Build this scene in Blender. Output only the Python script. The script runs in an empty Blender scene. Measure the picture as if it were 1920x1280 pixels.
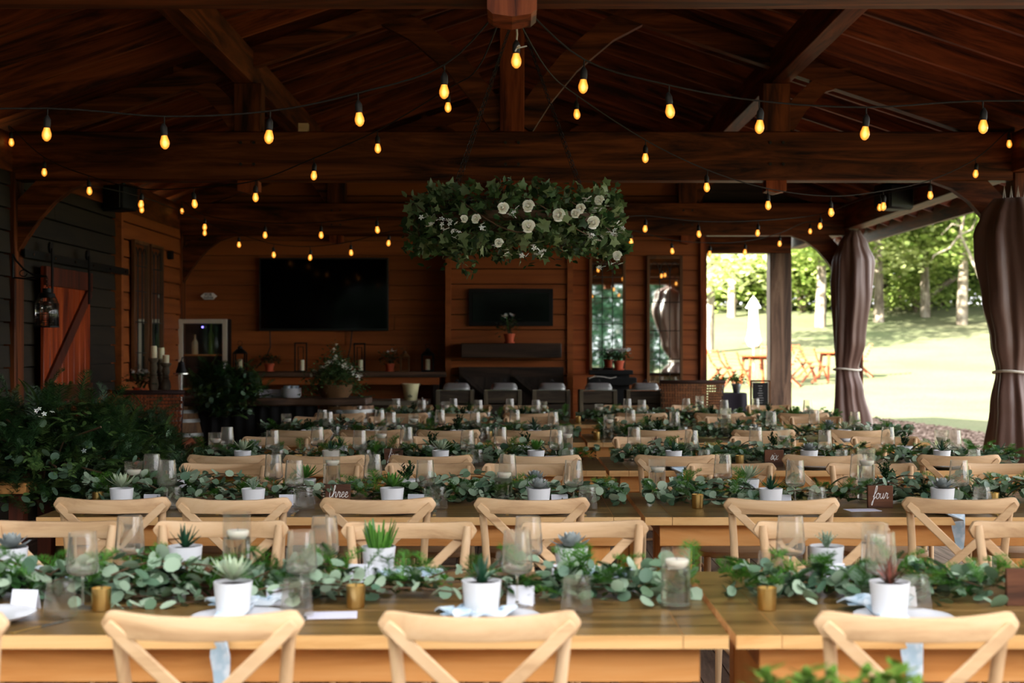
import bpy, bmesh, math, random
import numpy as np
from mathutils import Vector, Matrix, Euler

R = random.Random(11)
NR = np.random.default_rng(5)
SC = bpy.context.scene
COL = SC.collection
PI = math.pi

# ------------------------------------------------------------------ camera, light, exposure
CZ, F = 1.53, 2666.67          # eye height, focal length in pixels of a 1920 px wide frame (50 mm lens)
cam_d = bpy.data.cameras.new('camera')
cam_d.lens = 50.0
cam_d.sensor_width = 36.0
cam_d.shift_y = 6 / 1920
cam_d.clip_start = 0.05
cam_d.clip_end = 600
cam_d.dof.use_dof = True
cam_d.dof.focus_distance = 7.6
cam_d.dof.aperture_fstop = 3.0
cam = bpy.data.objects.new('camera', cam_d)
cam.location = (0, 0, CZ)
cam.rotation_euler = (PI / 2, 0, 0)
COL.objects.link(cam)
SC.camera = cam

SC.view_settings.view_transform = 'Standard'
SC.view_settings.look = 'None'
SC.view_settings.gamma = 1.0
SC.view_settings.use_curve_mapping = False
SC.view_settings.exposure = 2.7
SC.cycles.use_denoising = True
SC.cycles.use_adaptive_sampling = True
SC.cycles.adaptive_threshold = 0.02
SC.cycles.max_bounces = 10
SC.cycles.diffuse_bounces = 5
SC.cycles.glossy_bounces = 4
SC.cycles.transmission_bounces = 10
SC.cycles.transparent_max_bounces = 24
SC.cycles.caustics_reflective = False
SC.cycles.caustics_refractive = True
SC.cycles.sample_clamp_indirect = 6.0

world = bpy.data.worlds.new('world')
SC.world = world
world.use_nodes = True
wn = world.node_tree
wn.nodes.clear()
wo = wn.nodes.new('ShaderNodeOutputWorld')
wb = wn.nodes.new('ShaderNodeBackground')
wb.inputs['Color'].default_value = (0.96, 0.97, 1.0, 1)
wb.inputs['Strength'].default_value = 0.85
wn.links.new(wb.outputs[0], wo.inputs[0])

sun_d = bpy.data.lights.new('sun', 'SUN')
sun_d.energy = 11.5
sun_d.angle = math.radians(0.6)
sun_d.color = (1.0, 0.93, 0.80)
sun = bpy.data.objects.new('sun', sun_d)
COL.objects.link(sun)
sdir = Vector((0.72, 0.66, -0.40)).normalized()      # the way the light travels
sun.rotation_euler = sdir.to_track_quat('-Z', 'Y').to_euler()
sun.location = (-20, -8, 20)


def P(x, y, d):
    """the place seen at pixel (x, y) at distance d in front of the eye"""
    return Vector(((x - 960) * d / F, d, CZ - (y - 646) * d / F))


# ------------------------------------------------------------------ mesh builder
class MB:
    def __init__(s):
        s.V = []; s.n = 0; s.F = []

    def add(s, vs, fs, mat=0, sm=False, M=None):
        vs = np.asarray([tuple(v) for v in vs] if not isinstance(vs, np.ndarray) else vs, dtype=np.float64).reshape(-1, 3)
        if M is not None:
            A = np.array(M)
            vs = vs @ A[:3, :3].T + A[:3, 3]
        by = {}
        for f in fs:
            by.setdefault(len(f), []).append(f)
        for k, l in by.items():
            s.F.append((np.array(l, dtype=np.int64) + s.n, mat, sm))
        s.V.append(vs); s.n += len(vs)
        return s

    def box(s, x0, x1, y0, y1, z0, z1, mat=0, M=None):
        v = [(x0, y0, z0), (x1, y0, z0), (x1, y1, z0), (x0, y1, z0), (x0, y0, z1), (x1, y0, z1), (x1, y1, z1), (x0, y1, z1)]
        f = [(0, 3, 2, 1), (4, 5, 6, 7), (0, 1, 5, 4), (1, 2, 6, 5), (2, 3, 7, 6), (3, 0, 4, 7)]
        return s.add(v, f, mat, False, M)

    def bar(s, a, b, w, h, up=(0, 0, 1), mat=0):
        """a rectangular bar from a to b, w across, h along the up direction"""
        a = Vector(a); b = Vector(b)
        z = (b - a); L = z.length; z.normalize()
        u = Vector(up); x = u.cross(z)
        if x.length < 1e-5:
            x = Vector((1, 0, 0)).cross(z)
        x.normalize(); y = z.cross(x)
        M = Matrix((( x.x, y.x, z.x, a.x), (x.y, y.y, z.y, a.y), (x.z, y.z, z.z, a.z), (0, 0, 0, 1)))
        return s.box(-w / 2, w / 2, -h / 2, h / 2, 0, L, mat, M)

    def prism(s, poly, t0, t1, axis='y', mat=0, M=None):
        """a 2-D outline pushed along an axis ('y': outline in xz, 'x': in yz, 'z': in xy)"""
        n = len(poly)
        def p3(p, t):
            return {'y': (p[0], t, p[1]), 'x': (t, p[0], p[1]), 'z': (p[0], p[1], t)}[axis]
        v = [p3(p, t0) for p in poly] + [p3(p, t1) for p in poly]
        f = [tuple(range(n)), tuple(range(2 * n - 1, n - 1, -1))]
        for i in range(n):
            j = (i + 1) % n
            f.append((i, i + n, j + n, j))
        return s.add(v, f, mat, False, M)

    def tube(s, path, r, n=8, mat=0, sm=True, caps=True, M=None):
        path = [Vector(p) for p in path]
        m = len(path)
        rr = r if isinstance(r, (list, tuple)) else [r] * m
        t = (path[1] - path[0]).normalized()
        u = t.orthogonal().normalized()
        v = []; f = []
        for i, p in enumerate(path):
            if i == 0: tt = path[1] - path[0]
            elif i == m - 1: tt = path[-1] - path[-2]
            else: tt = path[i + 1] - path[i - 1]
            if tt.length < 1e-9: tt = t
            tt.normalize()
            u = (u - tt * u.dot(tt))
            if u.length < 1e-6: u = tt.orthogonal()
            u.normalize(); w = tt.cross(u)
            for k in range(n):
                a = 2 * PI * k / n
                v.append(p + (u * math.cos(a) + w * math.sin(a)) * rr[i])
        for i in range(m - 1):
            for k in range(n):
                a, b = i * n + k, i * n + (k + 1) % n
                f.append((a, b, b + n, a + n))
        if caps:
            f.append(tuple(range(n - 1, -1, -1))); f.append(tuple(range((m - 1) * n, m * n)))
        return s.add(v, f, mat, sm, M)

    def lathe(s, prof, n=24, mat=0, sm=True, M=None, mod=None, closed=False):
        v = []; f = []; m = len(prof)
        for (r, z) in prof:
            for k in range(n):
                a = 2 * PI * k / n
                q = r * (mod(a, z) if mod else 1.0)
                v.append((q * math.cos(a), q * math.sin(a), z))
        for i in range(m - 1 + (1 if closed else 0)):
            i2 = (i + 1) % m
            for k in range(n):
                a, b = i * n + k, i * n + (k + 1) % n
                c, d = i2 * n + (k + 1) % n, i2 * n + k
                f.append((a, b, c, d))
        if not closed:
            if prof[0][0] > 1e-6: f.append(tuple(range(n - 1, -1, -1)))
            if prof[-1][0] > 1e-6: f.append(tuple(range((m - 1) * n, m * n)))
        return s.add(v, f, mat, sm, M)

    def ribbon(s, path, w, t, nrm, mat=0, sm=False):
        """a flat strip: path, width list, thickness, rough face normal"""
        path = [Vector(p) for p in path]; m = len(path)
        ww = w if isinstance(w, (list, tuple)) else [w] * m
        nv = Vector(nrm); v = []; f = []
        for i, p in enumerate(path):
            tt = path[min(i + 1, m - 1)] - path[max(i - 1, 0)]
            tt.normalize()
            side = tt.cross(nv).normalized(); up = side.cross(tt).normalized()
            for a, b in ((-1, -1), (1, -1), (1, 1), (-1, 1)):
                v.append(p + side * a * ww[i] / 2 + up * b * t / 2)
        for i in range(m - 1):
            for k in range(4):
                a, b = i * 4 + k, i * 4 + (k + 1) % 4
                f.append((a, b, b + 4, a + 4))
        f.append((3, 2, 1, 0)); f.append(tuple(range((m - 1) * 4, m * 4)))
        return s.add(v, f, mat, sm)

    def scatter(s, tv, tf, mats, mat=0, sm=False):
        """copies of a small template (verts, faces) under an (n,3,4) array of transforms"""
        tv = np.asarray(tv, float); n = len(mats); k = len(tv)
        if n == 0: return s
        vs = np.einsum('nij,kj->nki', mats[:, :, :3], tv) + mats[:, None, :, 3]
        by = {}
        for f in tf: by.setdefault(len(f), []).append(f)
        off = (np.arange(n) * k)[:, None, None]
        for q, l in by.items():
            fa = (np.array(l)[None] + off).reshape(-1, q) + s.n
            s.F.append((fa, mat, sm))
        s.V.append(vs.reshape(-1, 3)); s.n += n * k
        return s

    def build(s, name, mats, parent=None, bevel=0.0, seg=1, loc=None, rot=None, sharp=None):
        me = bpy.data.meshes.new(name)
        V = np.concatenate(s.V).astype(np.float32)
        me.vertices.add(len(V)); me.vertices.foreach_set('co', V.ravel())
        nl = sum(a.size for a, _, _ in s.F); npoly = sum(len(a) for a, _, _ in s.F)
        me.loops.add(nl); me.polygons.add(npoly)
        li = np.concatenate([a.ravel() for a, _, _ in s.F]).astype(np.int32)
        tot = np.concatenate([np.full(len(a), a.shape[1]) for a, _, _ in s.F]).astype(np.int32)
        st = np.concatenate([[0], np.cumsum(tot)[:-1]]).astype(np.int32)
        mi = np.concatenate([np.full(len(a), m) for a, m, _ in s.F]).astype(np.int32)
        sm = np.concatenate([np.full(len(a), q) for a, _, q in s.F]).astype(bool)
        me.loops.foreach_set('vertex_index', li)
        me.polygons.foreach_set('loop_start', st)
        me.polygons.foreach_set('material_index', mi)
        me.polygons.foreach_set('use_smooth', sm)
        me.update(calc_edges=True); me.validate()
        for m in (mats if isinstance(mats, (list, tuple)) else [mats]):
            me.materials.append(MAT[m] if isinstance(m, str) else m)
        if bevel > 0:
            bm = bmesh.new(); bm.from_mesh(me)
            ed = [e for e in bm.edges if e.is_manifold and e.calc_face_angle(0) > 0.5]
            bmesh.ops.bevel(bm, geom=ed, offset=bevel, segments=seg, affect='EDGES', profile=0.5, clamp_overlap=True)
            bm.to_mesh(me); bm.free()
        if sm.any() or bevel > 0:
            me.polygons.foreach_set('use_smooth', np.ones(len(me.polygons), bool)) if bevel > 0 else None
            me.set_sharp_from_angle(angle=math.radians(sharp or 40))
        o = bpy.data.objects.new(name, me)
        COL.objects.link(o)
        if parent is not None: o.parent = parent
        if loc is not None: o.location = loc
        if rot is not None: o.rotation_euler = rot
        return o


def tag(o, label=None, cat=None, group=None, kind=None):
    if label: o['label'] = label
    if cat: o['category'] = cat
    if group: o['group'] = group
    if kind: o['kind'] = kind
    return o


def thing(name, label, cat, loc=(0, 0, 0), rz=0, group=None, kind=None):
    o = bpy.data.objects.new(name, None); COL.objects.link(o)
    o.empty_display_size = 0.1
    o.location = loc; o.rotation_euler = (0, 0, rz)
    return tag(o, label, cat, group, kind)


def copy_tree(o, parent=None):
    c = o.copy(); COL.objects.link(c)
    if parent is not None: c.parent = parent
    for ch in KIDS.get(o.name, ()):
        copy_tree(ch, c)
    return c


KIDS = {}
CACHE = {}


def remember(o):
    KIDS[o.name] = list(o.children)
    for ch in o.children: remember(ch)


def place(key, make, loc, rz, label, group=None, scale=None):
    """the first time builds the thing, later times copies the thing and each of its parts"""
    if key not in CACHE:
        o = make(); CACHE[key] = o; remember(o)
    else:
        o = copy_tree(CACHE[key])
    o.location = loc; o.rotation_euler = (0, 0, rz)
    if scale: o.scale = (scale, scale, scale)
    o['label'] = label
    if group: o['group'] = group
    return o


# ------------------------------------------------------------------ materials
MAT = {}


def srgb(c):
    return tuple(((x / 255) / 12.92 if x / 255 <= 0.04045 else ((x / 255 + 0.055) / 1.055) ** 2.4) for x in c) + (1,)


def base(name, col, rough=0.5, metal=0.0, spec=0.5, **kw):
    m = bpy.data.materials.new(name); m.use_nodes = True
    nt = m.node_tree; b = nt.nodes['Principled BSDF']
    b.inputs['Base Color'].default_value = col if len(col) == 4 else srgb(col)
    b.inputs['Roughness'].default_value = rough
    b.inputs['Metallic'].default_value = metal
    b.inputs['Specular IOR Level'].default_value = spec
    for k, v in kw.items():
        b.inputs[k.replace('_', ' ')].default_value = v
    MAT[name] = m
    return m, nt, b


def N(nt, t, **kw):
    n = nt.nodes.new(t)
    for k, v in kw.items(): setattr(n, k, v)
    return n


def coord(nt, scale=(1, 1, 1), which='Object', rot=(0, 0, 0)):
    tc = N(nt, 'ShaderNodeTexCoord'); mp = N(nt, 'ShaderNodeMapping')
    mp.inputs['Scale'].default_value = scale; mp.inputs['Rotation'].default_value = rot
    nt.links.new(tc.outputs[which], mp.inputs[0])
    return mp.outputs[0]


def ramp(nt, fac, stops):
    r = N(nt, 'ShaderNodeValToRGB'); e = r.color_ramp.elements
    while len(e) < len(stops): e.new(0.5)
    for i, (p, c) in enumerate(stops):
        e[i].position = p; e[i].color = c if len(c) == 4 else srgb(c)
    nt.links.new(fac, r.inputs[0])
    return r.outputs[0]


def noise(nt, vec, scale, detail=4, rough=0.55, dist=0.0):
    n = N(nt, 'ShaderNodeTexNoise')
    n.inputs['Scale'].default_value = scale; n.inputs['Detail'].default_value = detail
    n.inputs['Roughness'].default_value = rough; n.inputs['Distortion'].default_value = dist
    nt.links.new(vec, n.inputs['Vector'])
    return n.outputs[0]


def mixc(nt, a, b, fac, mode='MIX'):
    m = N(nt, 'ShaderNodeMix', data_type='RGBA', blend_type=mode)
    for s, v in ((m.inputs[0], fac), (m.inputs[6], a), (m.inputs[7], b)):
        if hasattr(v, 'default_value') or hasattr(v, 'is_output'): nt.links.new(v, s)
        else: s.default_value = v
    return m.outputs[2]


def bump(nt, b, h, strength=0.3, dist=0.01):
    n = N(nt, 'ShaderNodeBump'); n.inputs['Strength'].default_value = strength; n.inputs['Distance'].default_value = dist
    nt.links.new(h, n.inputs['Height']); nt.links.new(n.outputs[0], b.inputs['Normal'])


def wood(name, dark, mid, light, axis='x', rough=0.55, fine=9.0, stretch=0.09, knots=0.35, spec=0.35, bstr=0.25, isl=0.0, ct=.14):
    m, nt, b = base(name, mid, rough, 0, spec)
    st = {'x': (stretch, 1, 1), 'y': (1, stretch, 1), 'z': (1, 1, stretch)}[axis]
    v = coord(nt, st)
    oi = N(nt, 'ShaderNodeObjectInfo'); sc_ = N(nt, 'ShaderNodeVectorMath', operation='SCALE'); sc_.inputs[0].default_value = (7.3, 11.1, 5.7)
    nt.links.new(oi.outputs['Random'], sc_.inputs['Scale'])
    def shift(q):
        a = N(nt, 'ShaderNodeVectorMath', operation='ADD'); nt.links.new(q, a.inputs[0]); nt.links.new(sc_.outputs[0], a.inputs[1]); return a.outputs[0]
    v = shift(v)
    g = noise(nt, v, fine, 6, 0.65, 1.2)
    c = ramp(nt, g, [(0.5 - ct, dark), (0.5, mid), (0.5 + ct * 1.15, light)])
    v2 = coord(nt, {'x': (.25, 1, 1), 'y': (1, .25, 1), 'z': (1, 1, .25)}[axis])
    k = noise(nt, shift(v2), 3.1, 3, 0.6)
    kk = ramp(nt, k, [(0.30, (0.35, 0.35, 0.35, 1)), (0.36 + 0.1, (1, 1, 1, 1))])
    c = mixc(nt, c, kk, knots, 'MULTIPLY')
    if isl > 0:
        ge = N(nt, 'ShaderNodeNewGeometry')
        q = ramp(nt, ge.outputs['Random Per Island'], [(0, (1 - isl, 1 - isl, 1 - isl, 1)), (1, (1, 1, 1, 1))])
        c = mixc(nt, c, q, 1.0, 'MULTIPLY')
    nt.links.new(c, b.inputs['Base Color'])
    bump(nt, b, g, bstr, 0.004)
    return m


def leafmat(name, c1, c2, rough=0.45, trans=0.25, back=None):
    m, nt, b = base(name, c1, rough, 0, 0.4)
    ge = N(nt, 'ShaderNodeNewGeometry')
    c = ramp(nt, ge.outputs['Random Per Island'], [(0, c1), (1, c2)])
    nt.links.new(c, b.inputs['Base Color'])
    tr = N(nt, 'ShaderNodeBsdfTranslucent'); nt.links.new(c, tr.inputs[0])
    mx = N(nt, 'ShaderNodeMixShader'); mx.inputs[0].default_value = trans
    nt.links.new(b.outputs[0], mx.inputs[1]); nt.links.new(tr.outputs[0], mx.inputs[2])
    nt.links.new(mx.outputs[0], nt.nodes['Material Output'].inputs[0])
    return m


# timber of the pavilion
wood('timber', (38, 17, 8), (96, 48, 20), (134, 71, 34), 'x', 0.5, 8, knots=0.55, spec=.18)
wood('timber_y', (38, 17, 8), (96, 48, 20), (134, 71, 34), 'y', 0.5, 8, knots=0.55, spec=.18)
wood('timber_z', (38, 17, 8), (96, 48, 20), (134, 71, 34), 'z', 0.5, 8, knots=0.55, spec=.18)
wood('timber_red', (66, 24, 9), (132, 62, 28), (164, 84, 42), 'z', 0.5, 8, knots=0.4, spec=.18)
wood('deck_roof', (54, 19, 7), (118, 50, 19), (162, 78, 32), 'x', 0.6, 10, knots=0.7, isl=0.35)
wood('rafter', (60, 23, 9), (130, 60, 25), (172, 86, 40), 'x', 0.55, 10, knots=0.6, isl=0.3)
wood('post_grey', (62, 44, 32), (104, 78, 60), (134, 106, 84), 'z', 0.6, 8, knots=0.3)
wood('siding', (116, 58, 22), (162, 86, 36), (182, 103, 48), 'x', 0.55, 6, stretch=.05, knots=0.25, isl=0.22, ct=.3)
wood('siding_side', (116, 58, 22), (162, 86, 36), (182, 103, 48), 'y', 0.55, 6, stretch=.05, knots=0.25, isl=0.22, ct=.3)
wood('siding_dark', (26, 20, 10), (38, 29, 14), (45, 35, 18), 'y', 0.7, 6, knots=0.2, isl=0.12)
wood('door_red', (104, 34, 10), (168, 66, 22), (192, 86, 32), 'z', 0.4, 7, knots=0.6, isl=0.2)
wood('door_frame', (42, 16, 8), (78, 32, 16), (100, 42, 22), 'z', 0.45, 7, knots=0.4)
wood('darkwood', (26, 20, 16), (48, 37, 29), (66, 52, 42), 'z', 0.6, 7, knots=0.3)
wood('darkwood_x', (30, 20, 13), (54, 37, 25), (72, 50, 34), 'x', 0.6, 7, knots=0.3)
wood('slab', (40, 26, 18), (80, 58, 42), (112, 84, 62), 'x', 0.6, 7, knots=0.5)
wood('crate', (40, 34, 27), (68, 58, 46), (90, 78, 62), 'x', 0.75, 9, knots=0.4, isl=0.2)
wood('crate_z', (60, 52, 40), (96, 86, 68), (124, 112, 90), 'z', 0.75, 9, knots=0.4)
wood('barrel', (92, 62, 38), (136, 98, 62), (160, 120, 80), 'z', 0.6, 7, knots=0.3, isl=0.2)
wood('deckboard', (84, 68, 56), (122, 102, 88), (148, 128, 112), 'y', 0.7, 9, knots=0.3, isl=0.25)
wood('chairwood', (172, 134, 96), (208, 171, 130), (222, 190, 153), 'x', 0.5, 7, stretch=0.12, ct=.2, knots=0.28, spec=0.3, bstr=0.12)
wood('chairwood_z', (172, 134, 96), (208, 171, 130), (222, 190, 153), 'z', 0.5, 7, stretch=0.12, ct=.2, knots=0.28, spec=0.3, bstr=0.12)
wood('table_top', (80, 58, 28), (118, 89, 47), (140, 108, 61), 'x', 0.33, 9, knots=0.3, isl=0.22, spec=0.5, bstr=0.1)
wood('table_edge', (198, 148, 90), (218, 172, 114), (228, 186, 130), 'x', 0.45, 8, knots=0.25, isl=0.12, bstr=0.1)
wood('table_apron', (176, 114, 56), (198, 137, 76), (208, 151, 92), 'x', 0.45, 7, knots=0.2, bstr=0.1)
wood('table_leg', (180, 112, 50), (208, 140, 72), (220, 158, 90), 'z', 0.45, 7, knots=0.2, bstr=0.1)
wood('sign_wood', (52, 28, 16), (92, 54, 34), (116, 72, 48), 'x', 0.5, 9, knots=0.2)
wood('mirror_frame', (72, 42, 20), (104, 66, 34), (128, 86, 50), 'z', 0.5, 8)
wood('patio_wood', (118, 50, 24), (142, 68, 34), (156, 86, 50), 'x', 0.55, 6, knots=0.1)
wood('bark', (74, 64, 54), (116, 106, 92), (148, 140, 128), 'z', 0.9, 2.5, stretch=0.35, knots=0.5)
wood('bark_dark', (50, 42, 34), (84, 72, 58), (112, 98, 82), 'z', 0.9, 2.5, stretch=0.35, knots=0.5)
base('burlap', (116, 84, 50), 0.9)

base('white_ceramic', (214, 214, 217), 0.3)
base('plate_white', (210, 210, 215), 0.18)
base('card_white', (222, 222, 232), 0.8)
base('menu_paper', (208, 206, 224), 0.8)
base('soil', (40, 28, 20), 0.95)
base('wax', (240, 236, 228), 0.5, Subsurface_Weight=0.15)
base('candle_cream', (226, 216, 178), 0.5, Subsurface_Weight=0.15)
base('wick', (30, 26, 22), 0.9)
base('gold', (222, 186, 116), 0.3, 1.0)
base('steel', (190, 190, 188), 0.25, 1.0)
base('steel_brushed', (170, 164, 150), 0.38, 1.0)
base('galvanized', (150, 156, 162), 0.35, 0.9)
base('hoop', (140, 140, 136), 0.45, 0.9)
base('iron', (24, 24, 25), 0.5, 0.6)
base('rail_iron', (22, 30, 30), 0.4, 0.5)
base('black_plastic', (10, 10, 11), 0.6, 0, 0.3)
base('tv_screen', (2, 2, 2), 0.06, 0, 0.12)
base('tv_rim', (58, 60, 62), 0.3, 0.8)
base('fire_glass', (8, 8, 9), 0.1, 0, 0.25)
base('mirror', (225, 232, 228), 0.02, 1.0)
base('lead', (40, 38, 34), 0.5, 0.4)
base('copper_wire', (168, 108, 62), 0.3, 1.0)
base('cream_tin', (218, 210, 160), 0.4)
base('white_paint', (248, 245, 236), 0.6)
base('black_paint', (18, 16, 14), 0.6)
base('terracotta', (186, 78, 42), 0.7)
base('basket', (104, 72, 38), 0.85)
base('white_rope', (220, 214, 200), 0.9)
base('cord_dark', (34, 27, 23), 0.8)
base('socket', (26, 22, 20), 0.6)
base('screw', (48, 38, 32), 0.4, 0.7)
base('petal', (250, 247, 232), 0.6, Subsurface_Weight=0.1)
base('petal_white', (244, 244, 240), 0.6, Subsurface_Weight=0.1)
base('berry', (150, 70, 40), 0.5)
base('vine', (80, 56, 34), 0.8)
base('cloth_dark', (48, 42, 54), 0.85)
base('cloth_black', (12, 11, 12), 0.9)
base('umbrella_white', (250, 250, 250), 0.8)
base('chalk', (14, 14, 16), 0.8)
base('chalk_text', (190, 190, 190), 0.9)
base('white_ink', (244, 242, 238), 0.7)
base('cable', (10, 9, 9), 0.6)
base('led_blue', (40, 40, 255), 0.5, Emission_Color=(0.15, 0.12, 1, 1), Emission_Strength=1.2)
base('bottle', (14, 24, 12), 0.15)
base('frame_steel', (214, 206, 184), 0.5, 0.2)
base('lid_steel', (200, 200, 198), 0.5, 0.85)
m, nt, b = base('thin_glass', (255, 255, 255), 0.02)
tb = N(nt, 'ShaderNodeBsdfTransparent'); tb.inputs[0].default_value = (.965, .955, .93, 1)
gb = N(nt, 'ShaderNodeBsdfGlossy'); gb.inputs['Roughness'].default_value = .04
db = N(nt, 'ShaderNodeBsdfTranslucent'); db.inputs[0].default_value = (.95, .92, .84, 1)
lw_ = N(nt, 'ShaderNodeLayerWeight'); lw_.inputs[0].default_value = .5
fr_out = ramp(nt, lw_.outputs['Facing'], [(0, (.035,) * 3 + (1,)), (.75, (.10,) * 3 + (1,)), (1, (.42,) * 3 + (1,))])
m1 = N(nt, 'ShaderNodeMixShader'); m1.inputs[0].default_value = .065; nt.links.new(tb.outputs[0], m1.inputs[1]); nt.links.new(db.outputs[0], m1.inputs[2])  # pale translucent share stands in for the brightness of refracted light
m2 = N(nt, 'ShaderNodeMixShader'); nt.links.new(fr_out, m2.inputs[0]); nt.links.new(m1.outputs[0], m2.inputs[1]); nt.links.new(gb.outputs[0], m2.inputs[2])
nt.links.new(m2.outputs[0], nt.nodes['Material Output'].inputs[0])
base('water', (0.98, 1, 0.99, 1), 0.0, Transmission_Weight=1.0, IOR=1.33)
base('glass', (0.97, 0.95, 0.91, 1), 0.0, Transmission_Weight=1.0, IOR=1.45)
m, nt, b = base('wine_glass_mat', (0.97, 0.95, 0.91, 1), 0.0, Transmission_Weight=1.0, IOR=1.45)
t1_ = N(nt, 'ShaderNodeBsdfTranslucent'); t1_.inputs[0].default_value = (.95, .90, .78, 1); t2_ = N(nt, 'ShaderNodeBsdfDiffuse'); t2_.inputs[0].default_value = (.95, .90, .78, 1)
tr = N(nt, 'ShaderNodeMixShader'); nt.links.new(t1_.outputs[0], tr.inputs[1]); nt.links.new(t2_.outputs[0], tr.inputs[2])
mx = N(nt, 'ShaderNodeMixShader'); mx.inputs[0].default_value = .085  # cream share mixed in to imitate bright sky refracted by the ribs
nt.links.new(b.outputs[0], mx.inputs[1]); nt.links.new(tr.outputs[0], mx.inputs[2]); nt.links.new(mx.outputs[0], nt.nodes['Material Output'].inputs[0])
base('fridge_glass', (4, 6, 4), 0.04, 0, 0.5)
base('filament', (255, 190, 90), 0.5, Emission_Color=(1.0, 0.50, 0.12, 1), Emission_Strength=14.0)
base('bulb_glass', (255, 190, 110), 0.15, Emission_Color=(1.0, 0.40, 0.07, 1), Emission_Strength=1.15)
base('gravel', (120, 112, 104), 0.9)

# napkin: pale blue with faint dye blotches
m, nt, b = base('napkin', (206, 218, 228), 0.85)
v = coord(nt)
nt.links.new(ramp(nt, noise(nt, v, 18, 3), [(0.42, (158, 180, 196)), (0.58, (200, 208, 216))]), b.inputs['Base Color'])
# curtain: brown satin-like drape
m, nt, b = base('curtain', (100, 72, 62), 0.45, 0, 0.5, Sheen_Weight=0.2)
bump(nt, b, noise(nt, coord(nt, (1, 1, .15)), 6, 3), 0.3, 0.03)
# wicker
for nm, c0, c1 in (('wicker', (52, 26, 14), (150, 98, 58)), ('wicker_red', (40, 12, 6), (156, 78, 36))):
    m, nt, b = base(nm, c1, 0.6)
    bump(nt, b, noise(nt, coord(nt), 60, 2), 0.4, 0.004)
    ge = N(nt, 'ShaderNodeNewGeometry')
    nt.links.new(ramp(nt, ge.outputs['Random Per Island'], [(0, tuple(int(x * .75) for x in c1)), (1, c1)]), b.inputs['Base Color'])
    base(nm + '_dark', c0, 0.8)
# lawn and mulch
m, nt, b = base('lawn', (120, 150, 80), 0.95, 0, 0.1)
v = coord(nt)
g1 = noise(nt, v, 0.25, 4); g2 = noise(nt, v, 14, 5)
c = ramp(nt, g1, [(0.35, (90, 98, 70)), (0.65, (106, 106, 82))])
nt.links.new(mixc(nt, c, ramp(nt, g2, [(0.3, (.62, .66, .6, 1)), (0.7, (1, 1, 1, 1))]), 1.0, 'MULTIPLY'), b.inputs['Base Color'])
bump(nt, b, g2, 0.8, 0.03)
m, nt, b = base('mulch', (150, 122, 100), 0.95, 0, 0.1)
ge = N(nt, 'ShaderNodeNewGeometry')
nt.links.new(ramp(nt, ge.outputs['Random Per Island'], [(0, (70, 54, 46)), (0.5, (104, 88, 78)), (1, (134, 118, 108))]), b.inputs['Base Color'])
# greenery
leafmat('euc', (130, 154, 128), (172, 190, 164), 0.55, 0.15)
leafmat('euc_dark', (74, 104, 82), (112, 138, 108), 0.5, 0.1)
leafmat('fern', (44, 96, 24), (86, 140, 44), 0.5, 0.3)
leafmat('deep_leaf', (22, 48, 24), (48, 84, 40), 0.4, 0.2)
leafmat('bush_leaf', (46, 78, 36), (106, 136, 72), 0.5, 0.25)
leafmat('ivy', (42, 66, 38), (92, 122, 68), 0.45, 0.25)
leafmat('ivy_pale', (104, 124, 76), (140, 158, 110), 0.45, 0.25)
leafmat('tree_leaf', (112, 138, 60), (172, 186, 108), 0.55, 0.4)
leafmat('tree_leaf_pale', (150, 164, 100), (194, 200, 142), 0.55, 0.4)
leafmat('tree_leaf_dark', (56, 86, 38), (112, 138, 66), 0.55, 0.35)
leafmat('conifer', (54, 92, 68), (92, 134, 96), 0.55, 0.3)
leafmat('agave', (26, 62, 44), (40, 82, 54), 0.4, 0.05)
leafmat('echeveria', (150, 170, 140), (186, 198, 164), 0.5, 0.08)
leafmat('echeveria_grey', (138, 146, 146), (176, 182, 180), 0.5, 0.08)
leafmat('finger', (54, 104, 36), (96, 146, 56), 0.4, 0.1)
leafmat('red_tip', (84, 64, 48), (150, 82, 70), 0.45, 0.08)
leafmat('patio_leaf', (80, 120, 36), (124, 150, 64), 0.5, 0.35)
m, nt, b = base('zebra', (40, 80, 52), 0.45)
wv = N(nt, 'ShaderNodeTexWave'); wv.bands_direction = 'Z'; wv.inputs['Scale'].default_value = 55
nt.links.new(coord(nt), wv.inputs[0])
nt.links.new(ramp(nt, wv.outputs[1], [(0.6, (44, 84, 54)), (0.8, (190, 204, 180))]), b.inputs['Base Color'])


# ------------------------------------------------------------------ greenery helpers
def rotmats(n, tilt=(0, PI), yaw=None, roll=True):
    """(n,3,3) rotations: local z tilted from world up by tilt, then yawed"""
    t = NR.uniform(tilt[0], tilt[1], n); y = NR.uniform(0, 2 * PI, n) if yaw is None else yaw
    r = NR.uniform(0, 2 * PI, n) if roll else np.zeros(n)
    def rz(a):
        M = np.zeros((n, 3, 3)); M[:, 0, 0] = np.cos(a); M[:, 0, 1] = -np.sin(a); M[:, 1, 0] = np.sin(a); M[:, 1, 1] = np.cos(a); M[:, 2, 2] = 1; return M
    def ry(a):
        M = np.zeros((n, 3, 3)); M[:, 0, 0] = np.cos(a); M[:, 0, 2] = np.sin(a); M[:, 2, 0] = -np.sin(a); M[:, 2, 2] = np.cos(a); M[:, 1, 1] = 1; return M
    return rz(y) @ ry(t) @ rz(r)


def xf(rot, pos, scale):
    n = len(pos); o = np.zeros((n, 3, 4))
    s = np.asarray(scale, float)
    s = np.full(n, s) if s.ndim == 0 else s
    o[:, :, :3] = rot * s[:, None, None]; o[:, :, 3] = pos
    return o


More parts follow.
